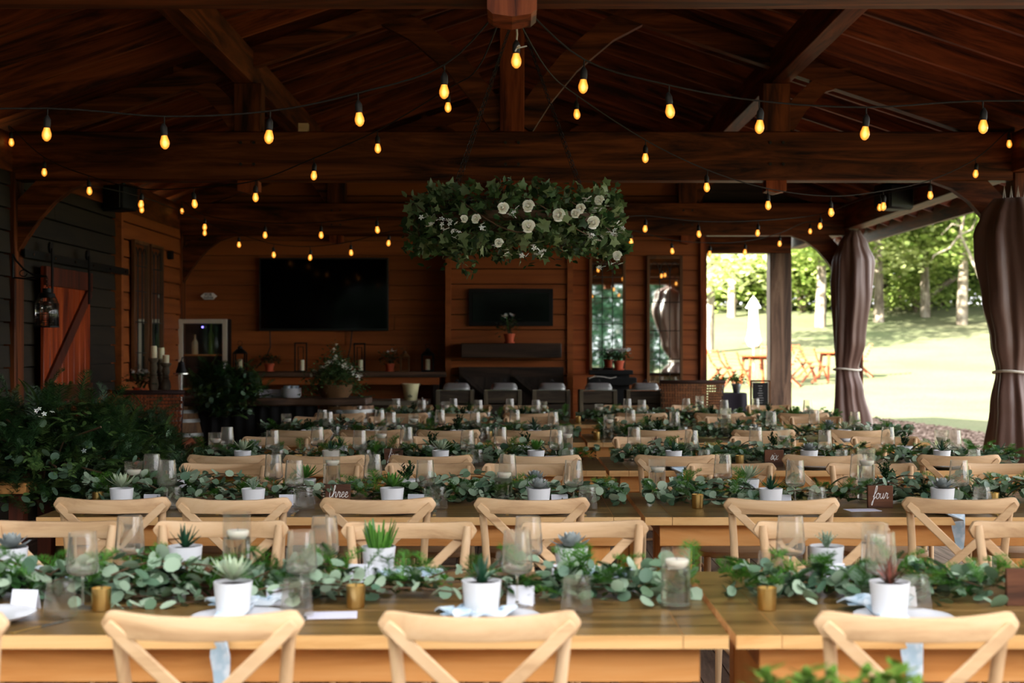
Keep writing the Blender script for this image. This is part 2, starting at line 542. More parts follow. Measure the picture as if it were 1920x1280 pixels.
# round silver-dollar leaf, unit radius, slightly cupped, joined at (−1,0)
_a = [2 * PI * k / 9 for k in range(9)]
ROUND = ([(0, 0, -.10)] + [(math.cos(a), math.sin(a) * .92, .10 * math.sin(a) ** 2) for a in _a], [(0, 1 + k, 1 + (k + 1) % 9) for k in range(9)])
OVAL = ([(0, 0, 0), (.35, .28, .06), (.75, .22, .04), (1.05, 0, -.06), (.75, -.22, .04), (.35, -.28, .06), (.5, 0, -.03)],
        [(0, 6, 1), (1, 6, 2), (2, 6, 3), (3, 6, 4), (4, 6, 5), (5, 6, 0)])
IVY = ([(0, 0, 0), (-.15, .45, .05), (.2, .42, .02), (.45, .6, .06), (.6, .25, .0), (1.1, 0, -.08), (.6, -.25, .0), (.45, -.6, .06), (.2, -.42, .02), (-.15, -.45, .05), (.4, 0, -.08)],
       [(0, 10, 2, 1), (2, 10, 4, 3), (4, 10, 5), (5, 10, 6), (6, 10, 8, 7), (8, 10, 0, 9)])
NEEDLE = ([(0, -.03, 0), (0, .03, 0), (1, 0, .08)], [(0, 1, 2)])
QUAD = ([(-.5, -.35, 0), (.1, -.5, .1), (.6, -.1, 0), (.3, .45, .08), (-.35, .4, -.05)], [(0, 1, 2, 3, 4)])


def frond(n=34, L=1.0):
    """a feathery asparagus-like frond along +x: hair-fine needles either side of a stem"""
    v = []; f = []
    def tri(a, b, c):
        k = len(v); v.extend([a, b, c]); f.append((k, k + 1, k + 2))
    for i in range(n):
        t = 0.06 + 0.92 * i / n
        w = .30 * math.sin(PI * min(1, t * 1.05)) ** .7 + .03
        x = t * L; z = .18 * t * (1 - t) * 2
        for s in (-1, 1):
            a = R.uniform(.6, 1.1); dz = R.uniform(-.06, .12)
            ex = x + w * math.cos(a); ey = s * w * math.sin(a)
            tri((x - .012, 0, z), (x + .012, 0, z), (ex, ey, z + dz))
            mx, my, mz = (x + ex) / 2, ey / 2, z + dz / 2
            tri((mx, my, mz), (mx + .02, my, mz), (mx + .10, my + s * .02, mz + R.uniform(-.05, .08)))
            tri((mx, my, mz), (mx + .015, my, mz), (mx + .02, my + s * .09, mz + R.uniform(-.05, .08)))
    tri((0, -.008, 0), (0, .008, 0), (L, 0, 0)); 
    return v, f


FROND = frond()


def fern_frond():
    """a leatherleaf/sword-fern frond: broad pinnae"""
    v = []; f = []
    for i in range(16):
        t = .1 + .88 * i / 16
        w = .32 * (1 - t) ** .7 + .02
        z = .25 * t * (1 - t) * 2
        for s in (-1, 1):
            k = len(v)
            v += [(t - .02, 0, z), (t + .025, 0, z), (t + .03 + w * .45, s * w, z - .03), (t + .0 + w * .2, s * w * .6, z + .02)]
            f.append((k, k + 1, k + 2, k + 3) if s > 0 else (k + 3, k + 2, k + 1, k))
    return v, f


FERN = fern_frond()


def garland(L, seed, name='leaf_garland'):
    """eucalyptus and fern runner of length L centred on x=0, lying on z=0"""
    global NR
    NR = np.random.default_rng(seed)
    rr = random.Random(seed)
    g = MB()
    # dense and sparse stretches
    nst = int(L * 13)
    for _ in range(nst):
        x0 = rr.uniform(-L / 2, L / 2 - .3); y0 = rr.uniform(-.10, .10); a = rr.uniform(-.5, .5) + (PI if rr.random() < .5 else 0)
        ln = rr.uniform(.22, .42); z0 = rr.uniform(.015, .07); up = rr.uniform(-.02, .10)
        pts = []
        for k in range(7):
            t = k / 6
            pts.append(Vector((max(-L / 2, min(L / 2, x0 + math.cos(a) * ln * t)), y0 + math.sin(a) * ln * t, max(.008, z0 + up * math.sin(PI * t * .8)))))
        g.tube(pts, [.0028] * 7, 5, 2)
        # leaves in pairs along the stem
        euc = math.sin((x0 + L) * 3.1 + seed) > -.35
        for k in range(1, 7):
            p = pts[k]
            for s in (-1, 1):
                if rr.random() < .12: continue
                sz = rr.uniform(.014, .026) * (1.15 if euc else .9)
                off = Vector((-math.sin(a) * s, math.cos(a) * s, rr.uniform(-.1, .7))) * sz * .95
                pos = p + off; pos.z = max(pos.z, .008)
                nrm = rotmats(1, (.15, 1.25))
                g.scatter(*ROUND, xf(nrm, np.array([pos]), sz), 0 if rr.random() < .72 else 1, True)
    # loose filler leaves
    n = int(L * 170)
    x = NR.uniform(-L / 2, L / 2, n); y = NR.normal(0, .075, n).clip(-.17, .17); z = .01 + (1 - (np.abs(y) / .18) ** 2) * NR.uniform(.0, .10, n)
    keep = (np.sin((x + L) * 3.1 + seed) > -.5)
    for sel, mt in ((keep & (NR.random(n) < .7), 0), (keep, 1)):
        q = np.stack([x[sel], y[sel], z[sel]], 1)
        g.scatter(*ROUND, xf(rotmats(len(q), (.1, 1.3)), q, NR.uniform(.015, .029, len(q))), mt, True)
        NR.shuffle(y)
    # fine fronds
    n = int(L * 44)
    x = NR.uniform(-L / 2, L / 2, n); y = NR.normal(0, .06, n).clip(-.12, .12); z = NR.uniform(.01, .06, n)
    g.scatter(*FROND, xf(rotmats(n, (-.9, -.15), roll=False), np.stack([x, y, z], 1), NR.uniform(.09, .17, n)), 3)
    n = int(L * 26)
    x = NR.uniform(-L / 2, L / 2, n); y = NR.normal(0, .05, n).clip(-.1, .1); z = NR.uniform(.01, .05, n)
    g.scatter(*FERN, xf(rotmats(n, (-.8, -.1), roll=False), np.stack([x, y, z], 1), NR.uniform(.09, .16, n)), 4)
    n = int(L * 60)
    x = NR.uniform(-L / 2, L / 2, n); y = NR.normal(0, .07, n).clip(-.14, .14); z = NR.uniform(.01, .06, n)
    g.scatter(*OVAL, xf(rotmats(n, (-.9, .3), roll=False), np.stack([x, y, z], 1), NR.uniform(.03, .06, n)), 4, True)
    V = np.concatenate(g.V); V[:, 2] = np.maximum(V[:, 2], .002)
    V[:, 0] = V[:, 0].clip(-L / 2 - .02, L / 2 + .02)
    V[:, 1] = V[:, 1].clip(-.2, .2)
    g.V = [V]
    return g.build(name, ['euc', 'euc_dark', 'vine', 'fern', 'deep_leaf'])


def blade_leaf(mb, M, L, w, t, bend, mat=0, seg=5, tip=1.0, blunt=False):
    """one thick succulent leaf along +x, arching up by bend"""
    v = []; f = []
    for i in range(seg + 1):
        u = i / seg
        ww = w * ((math.sin(PI * min(1, (u * .8 + .2))) if not blunt else (1 - u ** 5 * .6) * (.7 + .3 * u)) if tip == 1.0 else (1 - u) ** .8 + .02)
        if i == seg: ww = max(ww * .15, .0006) if not blunt else ww
        ang = bend * u
        x = L * (math.sin(ang) / bend if abs(bend) > 1e-3 else u); z = L * ((1 - math.cos(ang)) / bend if abs(bend) > 1e-3 else 0)
        tt = t * (1 - u * .8)
        v += [(x, -ww / 2, z + tt * .35), (x, 0, z - tt / 2), (x, ww / 2, z + tt * .35), (x, 0, z + tt * .1)]
    for i in range(seg):
        for k in range(4):
            a, b = i * 4 + k, i * 4 + (k + 1) % 4
            f.append((a, b, b + 4, a + 4))
    f.append((3, 2, 1, 0)); k = seg * 4; f.append((k, k + 1, k + 2, k + 3))
    mb.add(v, f, mat, True, M)


def succulent_mesh(kind, seed=1):
    r = random.Random(seed); g = MB()
    if kind == 'rosette':
        for i in range(34):
            t = i / 34; a = i * 2.39996
            el = .10 + 1.25 * (1 - t) ** 1.3 if False else (1.35 * (1 - t) ** 1.1 + .05)
            L = .022 + .040 * t
            M = Matrix.Translation((0, 0, .018 * (1 - t))) @ Matrix.Rotation(a, 4, 'Z') @ Matrix.Rotation(-el, 4, 'Y')
            blade_leaf(g, M, L, .024 + .004 * t, .005, .5)
    elif kind == 'spiky':
        for i in range(22):
            t = i / 22; a = i * 2.39996 + r.uniform(-.2, .2)
            el = 1.45 * (1 - t) + .35
            L = r.uniform(.055, .085)
            M = Matrix.Rotation(a, 4, 'Z') @ Matrix.Rotation(-el, 4, 'Y')
            blade_leaf(g, M, L, .016, .006, .35 if i % 2 else -.1, tip=2)
    elif kind == 'zebra':
        for i in range(26):
            t = i / 26; a = i * 2.39996
            M = Matrix.Rotation(a, 4, 'Z') @ Matrix.Rotation(-(1.5 * (1 - t) + .7), 4, 'Y')
            blade_leaf(g, M, r.uniform(.045, .065), .011, .008, .5, tip=2)
    elif kind == 'finger':
        for i in range(34):
            a = r.uniform(0, 2 * PI); q = .034 * math.sqrt(r.random())
            el = 1.5 - q * 9 - r.uniform(0, .15)
            M = Matrix.Translation((q * math.cos(a), q * math.sin(a), 0)) @ Matrix.Rotation(a, 4, 'Z') @ Matrix.Rotation(-el, 4, 'Y')
            blade_leaf(g, M, r.uniform(.05, .10), .013, .009, .1, blunt=True)
    elif kind == 'leafy':
        for i in range(9):
            a = i * 2.4; el = r.uniform(.7, 1.4); L = r.uniform(.05, .10)
            d = Vector((math.cos(a) * math.cos(el), math.sin(a) * math.cos(el), math.sin(el)))
            g.tube([Vector((0, 0, 0)), d * L * .6, d * L], .002, 5)
            for k in range(8):
                p = d * L * (.3 + .7 * k / 7)
                M = Matrix.Translation(p) @ Matrix.Rotation(k * 2.2 + a, 4, 'Z') @ Matrix.Rotation(-.5, 4, 'Y')
                blade_leaf(g, M, .028, .013, .003, .4, seg=3)
    elif kind == 'open':
        for i in range(26):
            t = i / 26; a = i * 2.39996
            M = Matrix.Translation((0, 0, .01)) @ Matrix.Rotation(a, 4, 'Z') @ Matrix.Rotation(-(1.3 * (1 - t) + .15), 4, 'Y')
            blade_leaf(g, M, .04 + .045 * t, .015, .005, .55)
    return g


SUC = {}
MATS_OF = {'rosette': 'echeveria_grey', 'open': 'echeveria', 'spiky': 'agave', 'zebra': 'zebra', 'finger': 'finger', 'leafy': 'deep_leaf', 'redtip': 'red_tip', 'green_rosette': 'finger', 'lime': 'patio_leaf'}
DESC = {'rosette': 'grey rosette succulent', 'open': 'pale green open succulent', 'spiky': 'dark spiky agave', 'zebra': 'striped zebra succulent',
        'finger': 'bright green finger-leaved succulent', 'leafy': 'dark leafy succulent', 'redtip': 'red-tipped succulent', 'green_rosette': 'bright green rosette'}


DESCS = {'rosette': 'grey rosette', 'open': 'pale succulent', 'spiky': 'dark agave', 'zebra': 'striped succulent', 'finger': 'bright succulent', 'leafy': 'leafy succulent', 'redtip': 'red-tipped succulent', 'green_rosette': 'green rosette', 'lime': 'lime green plant'}


def make_pot(kind):
    def f():
        t = thing('potted_succulent', '', 'potted plant')
        p = MB()
        p.lathe([(.036, 0), (.046, .002), (.048, .008), (.0555, .083), (.0565, .09), (.0525, .09), (.0515, .079), (.0, .077)], 36)
        p.build('pot', 'white_ceramic', t)
        s = MB(); s.lathe([(.0512, .080), (.0, .084)], 20); s.build('soil', 'soil', t)
        shape = {'redtip': 'spiky', 'green_rosette': 'open', 'lime': 'leafy'}.get(kind, kind)
        g = succulent_mesh(shape, hash(kind) % 7 if False else len(kind))
        o = g.build('succulent', MATS_OF[kind], t, loc=(0, 0, .083))
        if kind == 'lime': o.scale = (1.5, 1.5, .8)
        if kind in ('open', 'rosette', 'green_rosette'): o.scale = (1.3, 1.3, 1.25)
        return t
    return f


# ------------------------------------------------------------------ table ware
def make_wine():
    t = thing('wine_glass', '', 'wine glass')
    g = MB()
    def mod(a, z): return 1 + (.02 * math.cos(a * 26) if z > .098 else 0)
    out = [(.0, .0), (.036, .0), (.037, .0015), (.020, .004), (.006, .008), (.0038, .02), (.0036, .085), (.006, .094), (.028, .0975), (.041, .103), (.0455, .114), (.0445, .14), (.0405, .19), (.038, .222)]
    inn = [(.0368, .222), (.0392, .19), (.0432, .14), (.0440, .115), (.040, .1055), (.027, .0995), (.0, .098)]
    g.lathe(out + inn, 52, 0, True, mod=mod)
    g.build('bowl_and_stem', 'wine_glass_mat', t, sharp=75)
    return t


def make_tumbler():
    t = thing('tumbler', '', 'drinking glass')
    g = MB()
    def mod(a, z): return 1 + (.006 * math.cos(a * 26) if z > .006 else 0)
    g.lathe([(.0, 0), (.044, 0), (.0475, .004), (.048, .01), (.037, .107), (.0358, .107), (.0462, .012), (.044, .009), (.0, .0075)], 52, 0, True, mod=mod)
    g.build('glass_body', 'thin_glass', t, sharp=75)
    return t


def make_vase(h):
    def f():
        t = thing('cylinder_vase', '', 'vase')
        g = MB()
        g.lathe([(.0, 0), (.041, 0), (.043, .003), (.043, h), (.0408, h), (.0408, .012), (.0, .011)], 40)
        g.build('cylinder', 'thin_glass', t, sharp=60)
        w = MB(); w.lathe([(.0, .0125), (.0418, .0115), (.0418, h * .68), (.0, h * .68)], 32)
        w.build('water', 'water', t, sharp=60)
        return t
    return f


def make_floater():
    t = thing('floating_candle', '', 'candle')
    g = MB(); g.lathe([(.0, -.014), (.022, -.014), (.032, -.004), (.035, .007), (.033, .012), (.014, .0125), (.0, .009)], 26)
    g.build('wax_disc', 'wax', t)
    w = MB(); w.tube([(0, 0, .009), (.0008, 0, .022)], .0012, 6); w.build('wick', 'wick', t)
    return t


def make_votive():
    t = thing('votive_holder', '', 'candle holder')
    g = MB(); g.lathe([(.0, 0), (.024, 0), (.026, .003), (.0285, .066), (.0272, .066), (.0248, .01), (.0, .009)], 30)
    g.build('gold_cup', 'gold', t, sharp=60)
    w = MB(); w.lathe([(.0, .0095), (.0235, .0095), (.0262, .056), (.0, .054)], 24); w.build('wax_fill', 'wax', t)
    k = MB(); k.tube([(0, 0, .054), (.001, 0, .074)], .001, 6); k.build('wick', 'wick', t)
    return t


def make_plate():
    t = thing('dinner_plate', '', 'plate')
    g = MB(); g.lathe([(.0, 0), (.075, 0), (.08, .003), (.118, .012), (.134, .019), (.136, .022), (.132, .0225), (.115, .0165), (.082, .0075), (.0, .006)], 56)
    g.build('plate_body', 'plate_white', t, sharp=60)
    return t


def make_napkin(hang, seed=0):
    """a rolled napkin knotted on the plate; its tail lies towards the sitter (-y) and may hang over the table edge"""
    def f():
        r = random.Random(seed)
        t = thing('napkin', '', 'napkin')
        g = MB()
        n = 12; path = []; w = []
        if hang:
            for i in range(n + 1):
                u = i / n
                if u < .55: path.append((.0, -.02 - .29 * u / .55, .030 - .018 * u / .55)); w.append(.085 - .02 * u)
                elif u < .62: path.append((.004, -.338, .012)); w.append(.075)
                else:
                    q = (u - .62) / .38
                    path.append((.004 + .01 * q, -.352 - .004 * q, .002 - .17 * q)); w.append(.07 * (1 - q * .62))
            wob = [(p[0] + r.uniform(-.003, .003), p[1], p[2]) for p in path]
            g.ribbon(wob, w, .010, (0, .3, 1), 0, True)
        # loops of folded cloth
        for k, (cx, cy, rad) in enumerate(((-.055, .0, .034), (.055, .01, .036), (.0, -.055, .03))):
            pts = []; ww = []
            for i in range(17):
                a = 2 * PI * i / 16
                q = rad * (1 + .18 * math.sin(3 * a + k))
                pts.append((cx + q * math.cos(a), cy + q * .8 * math.sin(a), .028 + .012 * math.sin(2 * a + k)))
                ww.append(.042 + .008 * math.sin(a * 2 + seed))
            g.ribbon(pts, ww, .005, (0, 0, 1), 0, True)
        g.add([(-.09, -.05, .024), (.09, -.055, .024), (.11, .05, .022), (-.08, .055, .024), (0, 0, .046)], [(0, 1, 4), (1, 2, 4), (2, 3, 4), (3, 0, 4), (3, 2, 1, 0)], 0, True)
        g.build('folded_cloth', 'napkin', t, sharp=70)
        return t
    return f


def make_card():
    t = thing('place_card', '', 'place card')
    g = MB()
    g.add([(-.04, -.017, 0), (.04, -.017, 0), (.04, 0, .056), (-.04, 0, .056), (-.04, .017, 0), (.04, .017, 0),
           (-.04, -.0158, 0), (.04, -.0158, 0), (.04, 0, .0548), (-.04, 0, .0548), (-.04, .0158, 0), (.04, .0158, 0)],
          [(0, 1, 2, 3), (3, 2, 5, 4), (6, 9, 8, 7), (9, 10, 11, 8), (0, 6, 7, 1), (4, 5, 11, 10), (0, 3, 9, 6), (3, 4, 10, 9), (1, 7, 8, 2), (2, 8, 11, 5)])
    g.build('folded_card', 'card_white', t)
    return t


def make_menu():
    t = thing('menu_card', '', 'menu card')
    g = MB(); g.box(-.05, .05, -.075, .075, 0, .0012); g.build('paper_sheet', 'menu_paper', t)
    return t


def make_fork():
    t = thing('fork', '', 'fork'); g = MB()
    g.ribbon([(0, -.10, .004), (0, -.05, .006), (0, .02, .004), (0, .04, .003), (0, .055, .004)], [.014, .009, .006, .018, .021], .002, (0, 0, 1))
    g.build('handle', 'gold', t)
    k = MB()
    for x in (-.008, -.0027, .0027, .008): k.ribbon([(x, .055, .004), (x, .08, .006), (x, .098, .004)], .0026, .0016, (0, 0, 1))
    k.build('tines', 'gold', t)
    return t


def make_knife():
    t = thing('table_knife', '', 'knife'); g = MB()
    g.ribbon([(0, -.11, .004), (0, -.06, .005), (0, -.01, .004)], [.014, .011, .01], .004, (0, 0, 1)); g.build('handle', 'gold', t)
    k = MB(); k.ribbon([(0, -.01, .004), (.001, .05, .0035), (.002, .10, .003)], [.012, .017, .006], .0016, (0, 0, 1)); k.build('blade', 'steel', t)
    return t


# ------------------------------------------------------------------ chair
def make_chair():
    t = thing('cross_back_chair', '', 'chair')
    # top rail, bowed backwards (towards -y), ends rounded
    g = MB(); v = []; f = []; n = 28; hw = .245
    for i in range(n + 1):
        x = -hw + 2 * hw * i / n
        e = max(0, abs(x) - (hw - .034)) / .034
        hh = .029 * math.sqrt(max(0, 1 - e ** 2.2)) * (1.0 if abs(x) < .1 else 1 + .18 * (abs(x) - .1) / .13)
        hh = max(hh, .004)
        y = -.285 + .055 * (x / hw) ** 2
        zc = .851 + .006 * (x / hw) ** 2
        for a, b in ((-1, -1), (-1, 1), (1, 1), (1, -1)):
            v.append((x, y + a * .0115, zc + b * hh))
    for i in range(n):
        for k in range(4):
            a, b = i * 4 + k, i * 4 + (k + 1) % 4
            f.append((a, a + 4, b + 4, b))
    f.append((0, 1, 2, 3)); f.append((n * 4 + 3, n * 4 + 2, n * 4 + 1, n * 4))
    g.add(v, f, 0, True)
    rail = g.build('top_rail', 'chairwood', t, bevel=.006, seg=2)
    for s in (-1, 1):
        k = MB(); k.tube([(s * .222, -.252, .855), (s * .222, -.254, .855)], .0065, 10)
        k.tube([(s * .222, -.2505, .866), (s * .222, -.2475, .866)], .0065, 10) if False else None
        k.build('screw_cap', 'screw', rail, loc=(0, -.0075, 0))
    for s in (-1, 1):   # rear uprights run down into the back legs
        k = MB()
        k.tube([(s * .212, -.228, .874), (s * .210, -.226, .85), (s * .196, -.205, .70), (s * .187, -.185, .55), (s * .185, -.18, .44), (s * .19, -.195, .2), (s * .198, -.225, 0)],
               [.013, .016, .0165, .0175, .018, .016, .0135], 12)
        k.build('rear_leg', 'chairwood_z', t)
    for s in (-1, 1):   # crossing back slats on the outer face
        k = MB(); pts = []
        for i in range(13):
            u = i / 12
            x = s * (.225 - .40 * u)
            z = .861 - .385 * u
            y = -.262 - .030 * math.sin(PI * u) * 1.0 + .075 * u - (.006 * s) * math.sin(PI * u)
            pts.append((x, y, z))
        k.ribbon(pts, [.034 if 0 < i < 12 else .026 for i in range(13)], .011, (0, 1, .1))
        k.build('cross_slat', 'chairwood', t, bevel=.003)
    k = MB(); ol = []
    for i in range(40):
        a = 2 * PI * i / 40
        c, q = math.cos(a), math.sin(a)
        x = .215 * math.copysign(abs(c) ** .55, c); y = .205 * math.copysign(abs(q) ** .55, q)
        ol.append((x * (1 + .08 * (y / .2)), y))
    k.prism(ol, .435, .465, 'z'); k.build('seat', 'chairwood', t, bevel=.008, seg=2)
    for s in (-1, 1):
        k = MB(); k.tube([(s * .19, .17, .44), (s * .192, .178, .3), (s * .196, .19, 0)], [.018, .019, .013], 12); k.build('leg', 'chairwood_z', t)
    for s in (-1, 1):
        k = MB(); k.tube([(s * .192, .18, .2), (s * .189, -.195, .2)], .009, 8); k.build('stretcher', 'chairwood', t)
    k = MB(); k.tube([(-.19, 0, .2), (.19, 0, .2)], .009, 8); k.build('stretcher', 'chairwood', t)
    return t


# ------------------------------------------------------------------ tables
ZT = .76
TD = 1.06          # table depth


def make_table(L):
    def f():
        t = thing('farm_table', '', 'table')
        h = L / 2
        top = MB(); npl = 6; w = TD / npl; th = .036
        def plank(x0, x1, y0, y1):
            v = [(x0, y0, ZT - th), (x1, y0, ZT - th), (x1, y1, ZT - th), (x0, y1, ZT - th), (x0, y0, ZT), (x1, y0, ZT), (x1, y1, ZT), (x0, y1, ZT)]
            k = top.n
            top.V.append(np.array(v, float)); top.n += 8
            top.F.append((np.array([(4, 5, 6, 7)]) + k, 0, False))
            top.F.append((np.array([(0, 3, 2, 1), (0, 1, 5, 4), (1, 2, 6, 5), (2, 3, 7, 6), (3, 0, 4, 7)]) + k, 1, False))
        for i in range(npl):
            plank(-h + .122, h - .122, i * w + (.001 if i else 0), (i + 1) * w - (.001 if i < npl - 1 else 0))
        plank(-h, -h + .12, 0, TD); plank(h - .12, h, 0, TD)
        top.build('tabletop', ['table_top', 'table_edge'], t)
        for (y0, y1) in ((.05, .075), (TD - .075, TD - .05)):
            a = MB(); a.box(-h + .07, h - .07, y0, y1, ZT - th - .10, ZT - th); a.build('apron', 'table_apron', t, bevel=.002)
        for s in (-1, 1):
            a = MB(); a.box(min(s * (h - .10), s * (h - .125)), max(s * (h - .10), s * (h - .125)), .08, TD - .08, ZT - th - .10, ZT - th); a.build('apron', 'table_apron', t)
        for s in (-1, 1):
            for y in (.085, TD - .085 - .09):
                x = s * (h - .175)
                a = MB(); a.box(x - .045, x + .045, y, y + .09, 0, ZT - th); a.build('leg', 'table_leg', t, bevel=.004)
        return t
    return f


EDGE = [3.77, 6.35, 8.70, 11.20, 13.70]
ROW = ['front', 'second', 'third', 'fourth', 'back']
TL = 2.70
ORD = ['first', 'second', 'third', 'fourth', 'fifth', 'sixth', 'seventh', 'eighth']
for i, e in enumerate(EDGE):
    for s, xc in (('left', -.775), ('right', 1.945)):
        place('table', make_table(TL), (xc, e, 0), 0, f'pine farm table with brown top, {s} one of the {ROW[i]} row of tables', 'farm tables in five rows')

# chairs: (pixel x of the rail centre) per side; rail distances
NEAR_D = [3.40, 5.95, 8.28, 10.75, 13.40]
FAR_D = [5.20, 7.75, 10.00, 12.75, 15.20]
NEAR_X = [[-185, 374, 896, 1730], [203, 437, 705, 996, 1466, 1810], [428, 607, 808, 1011, 1268, 1547, 1803], [562, 696, 840, 990, 1241, 1432, 1614], [636, 755, 866, 992, 1204, 1350, 1507]]
FAR_X = [[107, 420, 768, 1110, 1530, 1937], [425, 600, 806, 988, 1370, 1628, 1885], [520, 690, 835, 985, 1218, 1432, 1658], [600, 740, 877, 995, 1200, 1370, 1527], [650, 770, 880, 985, 1172, 1300, 1440]]
ROT = {('far', 0, 3): .16, ('far', 0, 4): -.05, ('near', 0, 3): -.02, ('near', 1, 0): .03, ('far', 1, 6): .05, ('near', 1, 5): -.04, ('far', 2, 4): .12}
for i in range(5):
    for side, D, X in (('near', NEAR_D, NEAR_X), ('far', FAR_D, FAR_X)):
        for j, px in enumerate(X[i]):
            d = D[i] + R.uniform(-.02, .02)
            x = (px - 960) * d / F
            rz = ROT.get((side, i, j), R.uniform(-.03, .03))
            y = d + .27 if side == 'near' else d - .27
            place('chair', make_chair, (x, y, 0), rz + (0 if side == 'near' else PI),
                  f'pale wooden cross-back chair, {ORD[j]} from left on {side} side of {ROW[i]} table row', 'cross-back chairs at the dining tables')

# ------------------------------------------------------------------ place settings
POT_N = [[437, 903, 1668], [228, 475, 735, 1010, 1445, 1767], [455, 620, 826, 1005, 1263, 1517, 1766], [576, 697, 857, 1003, 1235, 1415, 1583], [635, 758, 868, 978, 1182, 1334, 1490]]
POT_F = [[20, 347, 710, 1071, 1550], [344, 572, 765, 1003, 1403, 1660], [475, 637, 811, 984, 1230, 1450, 1696], [640, 745, 860, 1000, 1214, 1384, 1554], [660, 775, 880, 985, 1205, 1310, 1440]]
KIND_N = [['open', 'spiky', 'redtip'], ['open', 'zebra', 'green_rosette', 'rosette', 'spiky', 'rosette'], ['open', 'spiky', 'open', 'green_rosette', 'spiky', 'rosette', 'spiky'],
          ['leafy', 'spiky', 'leafy', 'spiky', 'leafy', 'rosette', 'open'], ['rosette', 'spiky', 'leafy', 'leafy', 'rosette', 'leafy', 'finger']]
KIND_F = [['rosette', 'spiky', 'finger', 'rosette', 'zebra'], ['spiky', 'green_rosette', 'leafy', 'rosette', 'open', 'leafy'], ['rosette', 'spiky', 'leafy', 'leafy', 'redtip', 'leafy', 'leafy'],
          ['leafy', 'open', 'leafy', 'spiky', 'leafy', 'spiky', 'rosette'], ['spiky', 'leafy', 'leafy', 'spiky', 'rosette', 'leafy', 'leafy']]
HANG = {(0, 0), (0, 2), (1, 5), (2, 4)}


def seat_label(what, j, side, i):
    return f'{what} at {ORD[j]} place from left, {side} side of {ROW[i]} table row'


for i in range(5):
    e = EDGE[i]
    for side, PX, KD in (('near', POT_N, KIND_N), ('far', POT_F, KIND_F)):
        sg = 1 if side == 'near' else -1
        for j, px in enumerate(PX[i]):
            d = e + (.20 if side == 'near' else .88) + R.uniform(-.012, .012)
            x = (px - 960) * d / F
            rot = 0 if side == 'near' else PI
            py = d
            pl = (i == 0) or (i < 3 and side == 'near')
            pz = ZT
            if pl:
                pxx = x + (.03 * sg if side == 'near' else .05)
                pyy = d - .06 * sg
                if side == 'near': pyy = e + .16
                else: pyy = e + TD - .16
                place('plate', make_plate, (pxx, pyy, ZT), 0, seat_label('white rimmed dinner plate', j, side, i), 'dinner plates')
                hang = side == 'near' and (i, j) in HANG
                if side == 'near': nloc = (pxx - .05, e + .335 - .0 if hang else e + .20, ZT + (.012 if hang else .0))
                else: nloc = (pxx + .06, pyy - .05, ZT + .0)
                key = 'naph' if hang else 'nap%d' % (j % 2)
                if hang: nloc = (pxx - .03, e + .345, ZT + .002)
                place(key, make_napkin(hang, j % 2), nloc, rot + R.uniform(-.15, .15) * (0 if hang else 1),
                      seat_label('pale blue folded napkin' + (' hanging over table edge' if hang else ''), j, side, i) if not hang else
                      f'pale blue napkin hanging over table edge at {ORD[j]} place from left, {ROW[i]} row', 'pale blue napkins')
            kd = KD[i][j]
            place('pot_' + kd, make_pot(kd), (x, py, ZT + (.022 if pl else .0)), R.uniform(0, 6), seat_label('white-potted ' + DESCS[kd], j, side, i),
                  'white potted succulents at the places', scale=R.uniform(.95, 1.0))
            wx = x + .15 * sg + R.uniform(-.02, .02); wy = d + (.21 if side == 'near' else -.11)
            if (side, i, j) == ('near', 0, 1): wx = x + .10
            if (side, i, j) == ('near', 0, 2): wx = x + .03
            place('wine', make_wine, (wx, wy, ZT), R.uniform(0, 6), seat_label('stemmed ribbed wine glass', j, side, i), 'ribbed wine glasses')
            if i < 4 or side == 'near':
                tx = x + .215 * sg + R.uniform(-.01, .02); ty = d + (.09 if side == 'near' else -.09)
                if (side, i, j) == ('near', 0, 1): tx = x + .27; ty = d + .09
                if (side, i, j) == ('near', 0, 0): tx = x + .17; ty = d + .05
                if (side, i, j) == ('near', 0, 2): tx = x + .105; ty = d + .12
                place('tumbler', make_tumbler, (tx, ty, ZT), R.uniform(0, 6), seat_label('ribbed water tumbler', j, side, i), 'ribbed water tumblers')
            cx = x + (.10 if side == 'near' else -.03) + R.uniform(-.02, .02); cy = d + (.24 if side == 'near' else -.15)
            cz = ZT + .025 if side == 'far' and i == 0 else ZT + .015
            place('card', make_card, (cx, cy, ZT + (.02 if side == 'far' else 0)), R.uniform(-.25, .25), seat_label('small white folded place card', j, side, i), 'white folded place cards')
            if i < 2 and side == 'near':
                for what, mk, off in (('fork', make_fork, -.17), ('knife', make_knife, .17)):
                    place(what, mk, (x + off + .03, e + .15, ZT), R.uniform(-.05, .05), seat_label('brass-coloured ' + ('fork' if what == 'fork' else 'knife'), j, side, i), 'brass-coloured cutlery')
# the cut-off place at the front left
place('plate', make_plate, (-1.47, 3.97, ZT), 0, 'white dinner plate cut off by left frame edge, front table row', 'dinner plates')
place('wine', make_wine, (-1.256, 4.16, ZT), 0, 'wine glass nearest the left frame edge, near side of front table row', 'ribbed wine glasses')
place('tumbler', make_tumbler, (-1.27, 4.0, ZT), 0, 'water tumbler nearest the left frame edge, front table row', 'ribbed water tumblers')
place('card', make_card, (-1.42, 4.15, ZT), -.15, 'white place card nearest the left frame edge, front table row', 'white folded place cards')
place('knife', make_knife, (-1.28, 3.88, ZT), -.5, 'brass-coloured knife beside the cut-off plate, front table row', 'brass-coloured cutlery')

